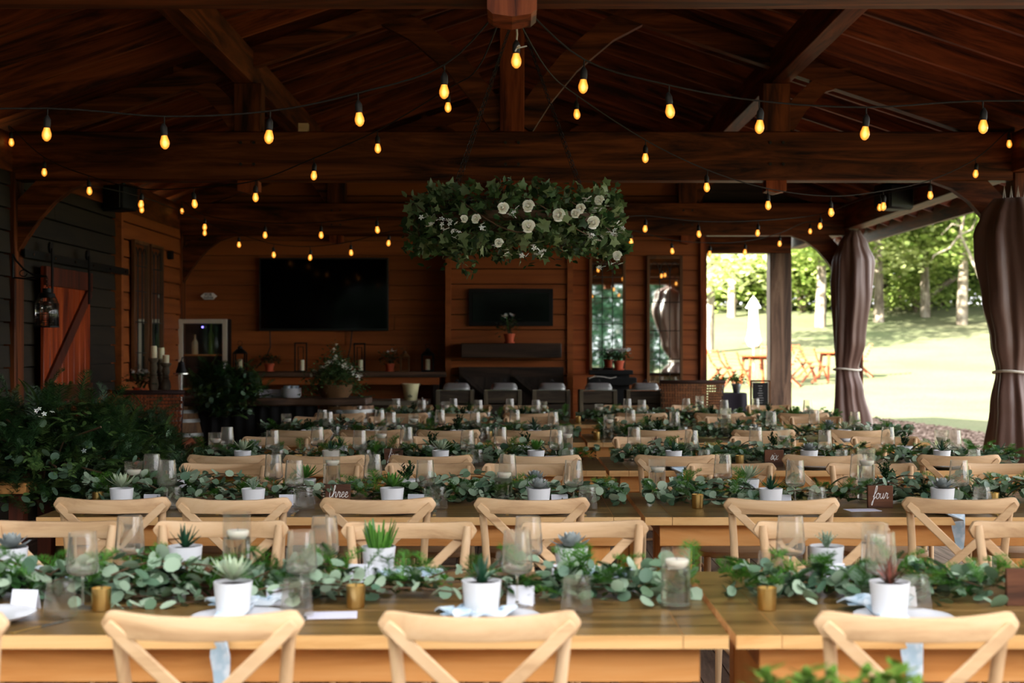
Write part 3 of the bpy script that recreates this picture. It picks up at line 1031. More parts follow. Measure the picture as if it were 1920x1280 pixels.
# garlands
for k, e in enumerate(EDGE):
    for s, xc in (('left', -.775), ('right', 1.945)):
        key = 'gar%d' % ((k * 2 + (s == 'right')) % 4)
        if key not in CACHE:
            o = garland(2.62, 20 + len(CACHE)); CACHE[key] = o; remember(o); tag(o, cat='garland')
        else: o = copy_tree(CACHE[key])
        o.location = (xc + .02, e + .56, ZT); o.rotation_euler = (0, 0, 0 if (k + (s == 'left')) % 3 else PI)
        tag(o, f'eucalyptus and fern garland along the {s} table of the {ROW[k]} row', None, 'leaf garlands along the tables')

# vases with floating candles, votives:  (px, distance, height)
VASES = [[(444, 4.42, .25), (1267, 4.16, .175), (1640, 4.55, .2)], [(250, 6.95, .2), (622, 7.1, .25), (944, 6.80, .2), (1232, 7.1, .2), (1624, 7.0, .26)],
         [(403, 9.25, .2), (714, 9.3, .24), (1062, 9.3, .24), (1470, 9.3, .22), (1765, 9.2, .22)], [(537, 11.75, .2), (775, 11.7, .2), (1141, 11.6, .2), (1361, 11.7, .25)],
         [(835, 14.3, .2), (1018, 14.3, .2), (1123, 14.2, .18), (1312, 14.4, .25)]]
VOT = [[(190, 4.12), (667, 4.17), (1438, 4.13)], [(184, 6.80), (1308, 6.70), (1862, 6.78)], [(1387, 9.05), (880, 9.1), (560, 9.1)], [(1119, 11.5), (917, 11.55)], [(1084, 14.0)]]
for i in range(5):
    for j, (px, d, h) in enumerate(VASES[i]):
        x = (px - 960) * d / F
        place('vase%.2f' % h, make_vase(h), (x, d, ZT), 0, f'{"tall" if h > .22 else "short"} clear glass cylinder vase, {ORD[j]} from left on the {ROW[i]} table row', 'glass cylinder vases')
        place('floater', make_floater, (x + .003, d, ZT + h * .68 + .012), R.uniform(0, 6), f'white floating candle in {ORD[j]} cylinder vase from left, {ROW[i]} table row', 'floating candles')
    for j, (px, d) in enumerate(VOT[i]):
        place('votive', make_votive, ((px - 960) * d / F, d, ZT), 0, f'gold votive candle cup, {ORD[j]} from left on the {ROW[i]} table row', 'gold votive cups')

for px, d, rz, lab in ((620, 4.05, .1, 'pale menu card lying on the front left table'), (1617, 6.62, .15, 'pale menu card below the sign reading four'),
                       (1400, 11.45, 0, 'pale menu card lying on the fourth table row')):
    place('menu', make_menu, ((px - 960) * d / F, d, ZT), rz + PI / 2, lab, 'menu cards')

# table number signs with script lettering
GL = {'t': ([[(.3, 2), (.25, .8), (.3, .1), (.5, 0), (.8, .3)], [(-.1, 1.3), (.35, 1.42), (.75, 1.4)]], .78),
      'h': ([[(0, .3), (.3, 1.4), (.35, 2.1), (.2, 2.1), (.15, 1), (.12, 0)], [(.13, .4), (.4, .95), (.6, .9), (.6, .3), (.72, 0), (.95, .3)]], .92),
      'r': ([[(0, .3), (.2, 1.1), (.28, .9), (.5, .92), (.42, .4), (.5, 0), (.75, .3)]], .72),
      'e': ([[(0, .4), (.35, .55), (.45, .9), (.25, 1), (.08, .6), (.15, .1), (.4, 0), (.7, .3)]], .66),
      'f': ([[(.0, .3), (.45, 1.4), (.5, 2.2), (.3, 2.2), (.2, 1), (.1, -.6), (.0, -1.2), (-.1, -.8), (.25, 0), (.6, .4)]], .55),
      'o': ([[(.3, 1), (.05, .7), (.1, .1), (.35, 0), (.55, .4), (.45, .9), (.3, 1), (.5, .85), (.8, .9)]], .72),
      'u': ([[(0, .9), (.05, .2), (.25, 0), (.5, .4), (.55, 1), (.55, .2), (.68, 0), (.88, .3)]], .85),
      'i': ([[(0, .3), (.15, 1), (.12, .2), (.25, 0), (.45, .3)], [(.2, 1.4), (.23, 1.5)]], .45),
      'v': ([[(0, .8), (.15, 1), (.25, .1), (.35, 0), (.6, .9), (.85, .9)]], .8),
      's': ([[(0, .2), (.35, 1.15), (.48, .5), (.3, 0), (.05, .1), (.3, 0), (.65, .3)]], .6),
      'x': ([[(0, 1), (.2, 1), (.4, 0), (.8, .2)], [(.7, 1), (-.1, -.3)]], .75)}


def catmull(p, n=5):
    p = [Vector((a, b, 0)) for a, b in p]
    if len(p) < 3: return p
    q = [p[0] * 2 - p[1]] + p + [p[-1] * 2 - p[-2]]; out = []
    for i in range(1, len(q) - 2):
        for k in range(n):
            t = k / n
            out.append(.5 * ((2 * q[i]) + (q[i + 1] - q[i - 1]) * t + (2 * q[i - 1] - 5 * q[i] + 4 * q[i + 1] - q[i + 2]) * t * t + (3 * q[i] - q[i - 1] - 3 * q[i + 1] + q[i + 2]) * t ** 3))
    out.append(p[-1]); return out


def number_sign(word, px, d, label, z0=ZT, rz=0, w=.12, h=.105):
    t = thing('table_number_sign', label, 'sign', ((px - 960) * d / F, d, z0), rz, 'wooden table number signs')
    g = MB(); g.box(-w / 2, w / 2, -.009, .009, 0, h); blk = g.build('wood_block', 'sign_wood', t, bevel=.0015)
    if word:
        tot = sum(GL[c][1] for c in word); s = min(.8 * w / tot, .026); x = -tot * s / 2
        k = MB()
        for c in word:
            for st in GL[c][0]:
                pts = [Vector((x + p.x * s + p.y * s * .15, -.0095, h * .42 + p.y * s)) for p in catmull(st)]
                k.tube(pts, .0016, 5)
            x += GL[c][1] * s
        k.build('lettering', 'white_ink', blk)
    return t


number_sign('three', 634, 6.78, 'dark wood table sign with white script reading three')
number_sign('four', 1650, 6.72, 'dark wood table sign with white script reading four', rz=.05)
number_sign('five', 738, 9.12, 'dark wood table sign with white script reading five')
number_sign('six', 1451, 9.0, 'dark wood table sign with white script reading six', rz=.05)
number_sign('', 386, 4.36, 'blank back of wooden table sign on the front left table', h=.09)
number_sign('', 1924, 4.2, 'blank wooden table sign at right frame edge, front table', h=.11)

# out-of-focus pots in the near foreground, on a table below the frame
place('table', make_table(TL), (.9, 1.75, 0), 0, 'pine farm table below the frame, carrying the blurred foreground plants')
for px, py, kd, lab in ((1470, 1262, 'lime', 'blurred green potted succulent, leftmost at the bottom frame edge'), (1550, 1270, 'lime', 'blurred green potted succulent, middle one at the bottom frame edge'),
                        (1690, 1268, 'lime', 'blurred green potted succulent, rightmost at the bottom frame edge')):
    d = 2.60
    place('pot_' + kd, make_pot(kd), ((px - 960) * d / F, d, ZT), R.uniform(0, 6), lab, 'blurred foreground plants', scale=1.15)


# ------------------------------------------------------------------ the pavilion
RZ, SL = 4.76, .333          # ridge height of the rafters' underside and roof pitch
PX = 4.20                    # inner face of the posts
Y0, Y1 = 2.9, 22.3
ang = math.atan(SL)


def roofz(x): return RZ - SL * abs(x)


def struct(o): o['kind'] = 'structure'; return o


fl = MB(); bw = .14; x = -4.45; k = 0
rb = random.Random(3)
while x < 4.45:
    y = -1.2; 
    while y < 21.6:
        L = rb.choice([3.05, 3.66, 4.27]); y2 = min(21.6, y + L)
        fl.box(x, x + bw - .006, y, y2 - .004, -.035, 0); y = y2
    x += bw
struct(fl.build('floor', 'deckboard'))
fl = MB(); fl.box(-4.45, 4.45, -1.2, 21.6, -.10, -.05); sk = struct(fl.build('trim_1', 'darkwood_x'))

dk = MB()
for s in (-1, 1):
    n = 36; L = 5.35
    for i in range(n):
        a0, a1 = L * i / n, L * (i + 1) / n - .006
        def q(a, t): return (s * a * math.cos(ang) + s * t * math.sin(ang) * .0, RZ + .205 - a * math.sin(ang) + t)
        p0, p1 = q(a0, 0), q(a1, 0); p2, p3 = q(a1, .03), q(a0, .03)
        yy = Y0
        while yy < Y1:
            y2 = min(Y1, yy + rb.choice([3.6, 4.9, 4.2])); dk.prism([p0, p1, p2, p3], yy, y2 - .004, 'y'); yy = y2
    r0, r1 = (0, RZ + .245), (s * L * math.cos(ang), RZ + .245 - L * math.sin(ang))
    dk.prism([r0, r1, (r1[0], r1[1] + .03), (0, r0[1] + .03)], Y0, Y1, 'y')
ceil = struct(dk.build('ceiling', 'deck_roof'))
rf = MB(); rf.box(0, 5.25, -.024, .024, 0, .195)
r0 = None; yy = Y0 + .1
while yy < Y1:
    for s in (-1, 1):
        if r0 is None: r0 = rf.build('rafter', 'rafter', ceil); o = r0
        else: o = r0.copy(); COL.objects.link(o); o.parent = ceil
        o.location = (0, yy, RZ)
        o.rotation_euler = Euler((0, ang, 0)) if s > 0 else Matrix((( -math.cos(ang), 0, -math.sin(ang)), (0, -1, 0), (-math.sin(ang), 0, math.cos(ang)))).to_euler()
    yy += .66
b_ = MB(); b_.box(-.05, .05, Y0, Y1, RZ - .12, RZ + .19); b_.build('ridge_beam', 'timber_y', ceil)
for s in (-1, 1):
    b_ = MB(); b_.box(min(s * 2.17, s * 2.33), max(s * 2.17, s * 2.33), Y0, Y1, 3.72, 4.0); b_.build('purlin', 'timber_y', ceil, bevel=.006)
    b_ = MB(); b_.box(min(s * (PX - .02), s * (PX + .18)), max(s * (PX - .02), s * (PX + .18)), Y0, 21.5, 2.975, 3.30); b_.build('plate_beam', 'timber_y', ceil, bevel=.006)
    b_ = MB(); b_.box(min(s * 5.02, s * 5.08), max(s * 5.02, s * 5.08), Y0, Y1, 2.98, 3.2); b_.build('fascia_board', 'timber_y', ceil)


def truss(Y, label, proud=False, parts=True):
    t = thing('roof_truss', label, 'roof truss', (0, Y, .062 if proud else 0), 0, 'timber roof trusses', 'thing')
    g = MB(); g.box(-PX, PX, -.10, .10, 2.905, 3.315); g.build('tie_beam', 'timber', t, bevel=.01)
    py = .125 if proud else .098
    g = MB(); g.box(-.103, .103, -py, py, 2.905 if proud else 3.315, RZ - .12); g.build('king_post', 'timber_red', t, bevel=.006)
    g = MB(); bz = 2.835
    g.prism([(-.103, 2.905 if True else 0), (-.103, bz + .02), (-.08, bz), (0, bz - .012), (.08, bz), (.103, bz + .02), (.103, 2.905)], -py, py, 'y'); g.build('king_post_foot', 'timber_red', t)
    for s in (-1, 1):
        g = MB(); g.box(s * 2.215 - .115, s * 2.215 + .115, -.098, .098, 3.315, 3.72); g.build('queen_post', 'timber_z', t, bevel=.006)
        bz = 2.80
        g = MB(); xc = s * 2.215
        if not proud: g.prism([(xc - .085, 2.905), (xc - .085, bz + .02), (xc, bz), (xc + .085, bz + .02), (xc + .085, 2.905)], -.09, .09, 'y').build('queen_post_foot', 'timber_red', t)
        g = MB(); g.ribbon([(s * .09, 0, 3.37), (s * .25, 0, 3.62), (s * .48, 0, 3.90), (s * .80, 0, 4.17), (s * 1.16, 0, 4.36)], .19, .11, (0, 1, 0)); g.build('curved_brace', 'timber', t)
        g = MB(); g.ribbon([(s * 2.30, 0, 3.36), (s * 2.42, 0, 3.55), (s * 2.60, 0, 3.72), (s * 2.86, 0, 3.80)], .15, .10, (0, 1, 0)); g.build('queen_brace', 'timber', t)
        g = MB(); kb = [(3.52, 2.905), (3.70, 2.84), (3.85, 2.73), (3.98, 2.58), (4.09, 2.42), (4.2, 2.24), (4.2, 2.70), (4.0, 2.905)]
        g.prism([(s * a, b) for a, b in (kb if s > 0 else kb[::-1])], -.05, .05, 'y'); g.build('knee_brace', 'timber', t)
        g = MB()
        g.bar((0, 0, RZ - .09), (s * PX, 0, roofz(PX) - .09), .12, .16, (0, 0, 1)); g.build('principal_rafter', 'timber', t)
    for xc in (0, -2.215, 2.215):
        for dx in (-.055, .055):
            for z in (3.22, 3.04):
                g = MB(); g.tube([(xc + dx, -.10, z), (xc + dx, -.114 if not proud or xc else -.14, z)], .013, 8); g.build('peg', 'darkwood', t)
    return t


truss(3.5, 'timber roof truss above the frame, nearest the front edge of the roof')
truss(6, 'timber roof truss cut off by the top frame edge, pale underside', True)
truss(12, 'long dark timber roof truss crossing the middle of the picture')
truss(18, 'dark timber roof truss against the back wall over the television')


def post(x0, x1, yc, h, label, mat='timber_z', dy=.11):
    g = MB(); g.box(x0, x1, yc - dy, yc + dy, 0, h)
    return tag(g.build('timber_post', mat, bevel=.008), label, 'post', 'timber posts')


for Y, nm in ((3.5, 'at the front edge of the roof'), (6, 'just outside the frame'), (12, 'at the frame edge under the middle truss'), (18, 'under the truss at the back wall')):
    post(PX, PX + .22, Y, 2.975, f'square timber post on the right side, {nm}')
    post(-PX - .18, -PX + .045, Y, 2.975, f'square timber post on the left side, {nm}')
post(3.81, 4.13, 21.15, 2.885, 'thick grey-brown timber post standing alone against the lawn', 'post_grey', .15)
g = MB(); g.box(2.3, 4.13, 21.02, 21.28, 2.885, 3.28); struct(g.build('trim_2', 'timber', bevel=.008))


def siding(name, mat, a0, a1, z0, z1, plane, axis, ext=None, ex=.19, gap=.014, th=.02, sgn=-1, butt=3.0):
    """lapped boards; axis 'x' = wall facing −y at y=plane, axis 'y' = wall facing ±x at x=plane"""
    g = MB(); z = z0; r = random.Random(int(abs(plane) * 10) + 1)
    while z < z1 - .01:
        zt = min(z + ex, z1)
        lo, hi = (a0, a1) if ext is None else ext(zt, a0, a1)
        if hi - lo < .05: break
        u = lo
        while u < hi:
            u2 = min(hi, u + butt * r.uniform(.6, 1.3))
            if hi - u2 < .3: u2 = hi
            if axis == 'x':
                g.prism([(plane, z + gap), (plane + .014, zt), (plane + .06, zt), (plane + .06, z + gap)], u, u2 - .004, 'x')
            else:
                s = sgn
                g.prism([(plane, z + gap), (plane + s * .012, zt), (plane + s * .06, zt), (plane + s * .06, z + gap)], u, u2 - .004, 'y')
            u = u2
        z = zt
    if axis == 'x':
        zt = z1; g.box(a0, a1, plane + .06, plane + .09, z0, min(z1, 3.2))
    else:
        g.box(min(plane + sgn * .06, plane + sgn * .09), max(plane + sgn * .06, plane + sgn * .09), a0, a1, z0, z1)
    return struct(g.build(name, mat))


siding('wall_back', 'siding', -4.42, 2.44, 0, 4.9, 18.15, 'x', ext=lambda z, a, b: (max(a, -(4.90 - z) / SL), min(b, (4.90 - z) / SL)))
g = MB(); g.prism([(-4.6, 3.2), (4.4, 3.2), (4.4, 3.35), (0, 4.82), (-4.6, 3.3)], 18.22, 18.26, 'y'); struct(g.build('wall_gable', 'darkwood_x'))
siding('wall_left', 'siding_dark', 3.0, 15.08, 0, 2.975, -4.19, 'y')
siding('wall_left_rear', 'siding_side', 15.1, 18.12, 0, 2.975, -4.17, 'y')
g = MB(); g.box(2.40, 2.48, 18.10, 18.30, 0, 2.90); struct(g.build('trim_3', 'timber_red'))
g = MB(); g.box(2.40, 2.46, 18.30, 21.3, 0, 3.2); struct(g.build('wall_right', 'darkwood_x'))
g = MB(); g.box(-4.22, -4.13, 15.04, 15.12, 0, 2.975); struct(g.build('trim_4', 'siding_side'))

# fireplace bay
fb = thing('fireplace_bay', 'rust-coloured boarded chimney bay standing forward of the back wall', 'chimney breast', (0, 17.75, 0))
g = MB(); z = 0
xa, xb = -.80, .72
while z < 2.62:
    zt = min(z + .19, 2.62); g.prism([(0, z + .012), (.008, zt), (.35, zt), (.35, z + .012)], xa, xb, 'x'); z = zt
g.build('boarding', 'siding', fb)
for x in (xa - .03, xb - .03):
    g = MB(); g.box(x, x + .07, -.03, .38, 0, 2.65); g.build('corner_board', 'siding', fb)
g = MB(); g.box(xa - .03, xb + .04, -.03, .38, 2.62, 2.68); g.build('cap_board', 'siding', fb)
d = 17.74
def pb(mb, x0, x1, y0, y1, d, dep, mat=0, org=(0, 0, 0)):
    a = P(x0, y1, d); b = P(x1, y0, d)
    return mb.box(a.x - org[0], b.x - org[0], d - org[1], d + dep - org[1], a.z - org[2], b.z - org[2], mat)

t = thing('electric_fireplace', 'wide black glass-fronted fireplace set into the chimney bay', 'fireplace', (0, 17.70, 0))
g = MB(); pb(g, 879, 1037, 541, 611, 17.70, .05, 0, (0, 17.70, 0)); g.build('surround', 'black_plastic', t, bevel=.004)
g = MB(); pb(g, 886, 1030, 549, 603, 17.69, .012, 0, (0, 17.70, 0)); g.build('glass_front', 'fire_glass', t)
g = MB(); pb(g, 864, 1053, 643, 671, 17.42, .30); tag(g.build('mantel_shelf', 'darkwood_x', bevel=.01), 'chunky dark wood mantel shelf below the black fireplace', 'shelf')

t = thing('barn_door_cabinet', 'low dark cabinet with two braced plank doors under the mantel', 'cabinet', (0, 17.55, 0))
g = MB(); pb(g, 860, 1057, 688, 860, 17.62, .12, 0, (0, 17.55, 0)); g.build('body', 'darkwood', t)
for x0, x1, s in ((862, 957, 1), (959, 1056, -1)):
    g = MB(); n = 4
    for k in range(n):
        a = P(x0 + (x1 - x0) * k / n, 850, 17.58); b = P(x0 + (x1 - x0) * (k + 1) / n - .6, 690, 17.58)
        g.box(a.x, b.x, .03, .06, a.z, b.z)
    dd = g.build('door', 'darkwood', t)
    a = P(x0, 850, 17.55); b = P(x1, 690, 17.55)
    g = MB(); g.box(a.x, b.x, .005, .03, b.z - .11, b.z); g.box(a.x, b.x, .005, .03, a.z, a.z + .11)
    g.build('rail_board', 'darkwood_x', dd)
    g = MB(); zm = (a.z + b.z) / 2
    g.bar((a.x + .05, .015, b.z - .11), (b.x - .05, .015, zm - .05), .03, .09, (0, 0, 1)); g.bar((a.x + .05, .015, b.z - .11), (b.x - .05, .015, zm - .05), .022, .10, (0, 1, 0)); g.build('brace_board', 'darkwood', dd)


# geraniums and other potted flowers
def flower_head(g, c, rad, n, mat, rnd):
    for _ in range(n):
        p = Vector(c) + Vector((rnd.gauss(0, rad), rnd.gauss(0, rad), rnd.gauss(0, rad * .7)))
        M = rotmats(1, (0, 1.2))
        for k in range(5):
            a = k * 1.2566
            v = [(0, 0, 0), (.011 * math.cos(a - .45), .011 * math.sin(a - .45), .003), (.017 * math.cos(a), .017 * math.sin(a), .001), (.011 * math.cos(a + .45), .011 * math.sin(a + .45), .003)]
            q = (M[0] @ np.array(v).T).T + np.array(p)
            g.add(q, [(0, 1, 2, 3)], mat)


def potted_flower(px, ytop, ybase, d, label, r=.07, ph=.13, white=3, seed=0, spread=.13, leaf='deep_leaf', potmat='terracotta', z0=None, group='terracotta pots of flowers', name='potted_geranium', cat='potted plant', saucer=True):
    rnd = random.Random(seed)
    b = P(px, ybase, d); z0 = b.z if z0 is None else z0
    H = P(px, ytop, d).z - z0
    t = thing(name, label, cat, (b.x, d, z0), 0, group)
    g = MB(); g.lathe([(.0, 0), (r * .68, 0), (r * .92, ph * .78), (r * 1.02, ph * .78), (r * 1.04, ph), (r * .9, ph), (r * .86, ph * .88), (.0, ph * .86)], 26)
    if saucer: g.lathe([(.0, 0), (r * .95, 0), (r * 1.05, ph * .14), (r * .95, ph * .14), (.0, ph * .05)], 26)
    g.build('pot', potmat, t, sharp=35)
    g = MB(); hh = H - ph
    for _ in range(14):
        a = rnd.uniform(0, 6.28); q = rnd.uniform(.1, 1) * spread; z = ph + rnd.uniform(.35, .95) * hh * .8
        e = Vector((q * math.cos(a), q * math.sin(a), z))
        g.tube([(0, 0, ph * .85), (e.x * .35, e.y * .35, ph + (z - ph) * .6), e], .003, 5, 1)
    n = 150
    pos = NR.normal(0, 1, (n, 3)) * np.array([spread * .5, spread * .5, hh * .24]) + np.array([0, 0, ph + hh * .42])
    g.scatter(*OVAL, xf(rotmats(n, (-.9, .6)), pos, NR.uniform(.03, .055, n)), 0, True)
    g.build('foliage', [leaf, 'vine'], t)
    if white:
        g = MB()
        for k in range(white):
            a = rnd.uniform(0, 6.28); q = rnd.uniform(.2, 1) * spread
            g_c = (q * math.cos(a), q * math.sin(a), ph + hh * rnd.uniform(.72, .98))
            flower_head(g, g_c, .018, 9, 0, rnd)
            g.tube([(0, 0, ph), g_c], .0022, 5, 1)
        g.build('blossoms', ['petal_white', 'finger'], t)
    return t


potted_flower(955, 586, 643, 17.5, 'terracotta pot of white geranium on the mantel shelf', .068, .115, 3, 1)

# television
t = thing('television', 'large black flat television on the back wall', 'television', (0, 18.07, 0))
g = MB(); pb(g, 486, 728, 483, 620, 18.07, .05, 0, (0, 18.07, 0)); g.build('frame', 'tv_rim', t, bevel=.004)
g = MB(); pb(g, 489, 725, 486, 616, 18.065, .01, 0, (0, 18.07, 0)); g.build('screen', 'tv_screen', t)
for pts, lb in (([(506, 620), (507, 650), (500, 668), (480, 690)], 'black cable hanging below the left side of the television'), ([(660, 620), (657, 650), (648, 690)], 'black cable hanging below the right side of the television')):
    g = MB(); g.tube([P(a, b, 18.1) for a, b in pts], .008, 6); tag(g.build('television_cable', 'cable'), lb, 'cable')
# wooden arrow sign
t = thing('hanging_sign', 'small white pointed sign reading WINE TASTING on the back wall', 'sign', (0, 18.1, 0))
c = [P(a, b, 18.1) for a, b in ((377, 555), (384, 549), (400, 549), (407, 555), (400, 561.5), (384, 561.5))]
g = MB(); g.prism([(p.x, p.z) for p in c[::-1]], -.02, 0, 'y'); sg_ = g.build('sign_board', 'white_paint', t)
BL = {'W': [[(0, 1), (.25, 0), (.5, .8), (.75, 0), (1, 1)]], 'I': [[(.5, 0), (.5, 1)]], 'N': [[(.1, 0), (.1, 1), (.9, 0), (.9, 1)]], 'E': [[(.9, 1), (.1, 1), (.1, 0), (.9, 0)], [(.1, .5), (.7, .5)]],
      'T': [[(0, 1), (1, 1)], [(.5, 1), (.5, 0)]], 'A': [[(0, 0), (.5, 1), (1, 0)], [(.2, .4), (.8, .4)]], 'S': [[(.9, .9), (.5, 1), (.1, .8), (.2, .55), (.8, .45), (.9, .2), (.5, 0), (.1, .1)]], 'G': [[(.9, .8), (.5, 1), (.1, .6), (.1, .3), (.5, 0), (.9, .25), (.9, .5), (.6, .5)]]}
def block(g, word, cx, z, cw, h, y, r=.003):
    x = cx - len(word) * cw / 2
    for ch in word:
        for st in BL[ch]: g.tube([(x + a * cw * .72, y, z + b * h) for a, b in st], r, 5)
        x += cw
g = MB(); cc = P(392, 555, 18.1)
block(g, 'WINE', cc.x, cc.z + .004, .024, .03, -.022, .0035); block(g, 'TASTING', cc.x, cc.z - .036, .0175, .028, -.022, .003)
g.build('lettering', 'black_paint', sg_)


# tall leaded mirrors
def leaded_mirror(label, W, H, loc, rz=0, tilt=0):
    t = thing('leaded_mirror', label, 'mirror', loc, rz, 'tall leaded mirrors on the walls')
    f = .035
    g = MB(); g.box(0, f, -.03, .01, 0, H); g.box(W - f, W, -.03, .01, 0, H); g.box(f, W - f, -.03, .01, 0, f); g.box(f, W - f, -.03, .01, H - f, H)
    g.build('frame', 'mirror_frame', t, bevel=.003)
    g = MB(); g.box(f, W - f, -.005, .005, f, H - f); g.build('mirror_pane', 'mirror', t)
    g = MB(); iw = W - 2 * f
    for k in (1, 2): g.tube([(f + iw * k / 3, -.008, f), (f + iw * k / 3, -.008, H * .90)], .0045, 6)
    for z in (.20, .42, .64, .82): g.tube([(f, -.008, H * z), (W - f, -.008, H * z)], .0045, 6)
    for k in range(3):
        xa_ = f + iw * k / 3; w_ = iw / 3
        for s in (0, 1):
            pts = []
            for i in range(9):
                u = i / 8
                xx = (xa_ if s == 0 else xa_ + w_) + (1 if s == 0 else -1) * w_ * .5 * (1 - math.cos(u * PI / 2))
                pts.append((xx, -.008, H * (.84 + .11 * math.sin(u * PI / 2))))
            g.tube(pts, .004, 6)
    g.build('lead_lines', 'lead', t)
    return t


for x0, x1, y0, y1, lb in ((1105, 1173, 479, 700, 'tall narrow leaded mirror behind the black podium'), (1213, 1280, 479, 722, 'tall narrow leaded mirror reflecting a brown curtain')):
    a = P(x0, y1, 18.1); b = P(x1, y0, 18.1)
    leaded_mirror(lb, b.x - a.x, b.z - a.z, (a.x, 18.12, a.z))
for y0_, y1_, lb in ((15.5, 16.12, 'leaded mirror on the left wall, nearer the barn door'), (16.22, 16.80, 'leaded mirror on the left wall, nearer the wine fridge')):
    leaded_mirror(lb, y1_ - y0_, 1.55, (-4.14, y0_, 1.13), PI / 2)

# shelf ledge under the television
t = thing('stone_ledge', 'dark stone-edged ledge running under the television', 'ledge', (0, 17.7, 0))
g = MB(); pb(g, 440, 836, 697, 707, 17.62, .5, 0, (0, 17.7, 0)); g.build('ledge_slab', 'slab', t, bevel=.01)
g = MB(); pb(g, 468, 824, 707, 721, 17.70, .40, 0, (0, 17.7, 0)); g.build('front_board', 'siding', t)
for xx in (470, 640, 812):
    g = MB(); pb(g, xx, xx + 12, 721, 875, 17.74, .3, 0, (0, 17.7, 0)); g.build('leg', 'darkwood', t)
LZ = P(0, 697, 17.62).z


def lantern(px, ytop, ybase, d, w, label, mat='iron', z0=None, candle=True, frame=False, grp='candle lanterns on the ledge'):
    b = P(px, ybase, d); z0 = b.z if z0 is None else z0
    H = P(px, ytop, d).z - z0
    t = thing('lantern', label, 'lantern', (b.x, d, z0), 0, grp)
    h = w / 2
    g = MB()
    if frame:
        for s in (-1, 1):
            g.box(s * h - .008, s * h + .008, -.008, .008, 0, H); g.box(s * h * .45 - .005, s * h * .45 + .005, -.006, .006, H * .0, H * .86)
        g.box(-h, h, -.008, .008, H - .014, H); g.box(-h * .45, h * .45, -.006, .006, H * .84, H * .86); g.box(-h, h, -h, h, 0, .012); g.build('iron_frame', mat, t)
    else:
        for sx in (-1, 1):
            for sy in (-1, 1): g.box(sx * h - .007, sx * h + .007, sy * h - .007, sy * h + .007, 0, H * .66)
        g.box(-h, h, -h, h, 0, .02); g.box(-h * 1.1, h * 1.1, -h * 1.1, h * 1.1, H * .64, H * .67); g.build('frame', mat, t)
        g = MB(); k = 4
        g.lathe([(h * 1.35, H * .67), (h * .7, H * .8), (h * .45, H * .84), (h * .45, H * .9), (h * .2, H * .93), (.0, H * .94)], 12, M=Matrix.Rotation(PI / 4, 4, 'Z')); g.build('roof', mat, t)
        g = MB(); g.tube([(.028 * math.cos(a * PI / 8), 0, H * .94 + .03 + .03 * math.sin(a * PI / 8)) for a in range(17)], .003, 5); g.build('ring', mat, t)
    if candle:
        o = MB(); o.lathe([(.0, 0), (.03, 0), (.03, .13), (.028, .135), (.0, .132)], 18)
        c = o.build('pillar_candle', 'candle_cream', loc=(b.x + (w * .1 if frame else 0), d, z0 + (.012 if frame else .02)))
        tag(c, 'cream pillar candle inside the ' + label.split(' ', 0)[0], 'candle', 'cream pillar candles')
    return t


lantern(450, 645, 697, 17.85, .14, 'black metal lantern at the left end of the ledge', z0=LZ)
lantern(564, 642, 697, 17.85, .145, 'open iron frame candle holder left of the flower basket', frame=True, z0=LZ)
lantern(674, 643, 697, 17.85, .13, 'open iron frame candle holder right of the flower basket', frame=True, z0=LZ)
lantern(759, 655, 697, 17.8, .10, 'small wooden lantern with crossed sides on the ledge', mat='mirror_frame', candle=False, z0=LZ)
lantern(802, 650, 697, 17.85, .14, 'tall dark lantern at the right end of the ledge', z0=LZ)
potted_flower(505, 662, 697, 17.85, 'terracotta pot of green herbs left on the ledge', .062, .10, 0, 2, .12, z0=LZ, name='potted_herb')
potted_flower(731, 652, 697, 17.85, 'terracotta pot with sparse white flowers right on the ledge', .06, .10, 2, 5, .13, z0=LZ)

# stainless counter and ice bucket
t = thing('stainless_counter', 'stainless topped counter behind the last table, left of centre', 'counter', (0, 16.5, 0))
g = MB(); pb(g, 682, 802, 751, 760, 16.3, .6, 0, (0, 16.5, 0)); g.build('steel_top', 'steel_brushed', t, bevel=.005)
g = MB(); pb(g, 686, 798, 760, 893, 16.34, .5, 0, (0, 16.5, 0)); g.build('body', 'darkwood_x', t)
g = MB()
for xx in (695, 792): p = P(xx, 747, 16.5); g.tube([(p.x, 0, p.z - .02), (p.x, 0, p.z + .015)], .012, 10)
g.build('knob', 'steel', t)
t = thing('ice_bucket', 'cream metal ice bucket with small dark mark on the steel counter', 'bucket', P(770, 751, 16.45))
g = MB(); g.lathe([(.0, 0), (.072, 0), (.098, .19), (.102, .19), (.102, .197), (.094, .197), (.07, .012), (.0, .01)], 32); bk = g.build('pail', 'cream_tin', t, sharp=50)
g = MB()
for k in range(5): g.box(-.026 + k * .0105, -.019 + k * .0105, -.0915, -.086, .052, .064)
g.box(-.03, .026, -.090, -.085, .044, .048); g.box(-.004, .004, -.093, -.086, .068, .076); g.build('printed_mark', 'black_paint', bk)
g = MB()
for s in (-1, 1): g.tube([(s * .1, 0, .17), (s * .115, 0, .185), (s * .1, 0, .2)], .005, 6)
g.build('handle_ear', 'steel', t)

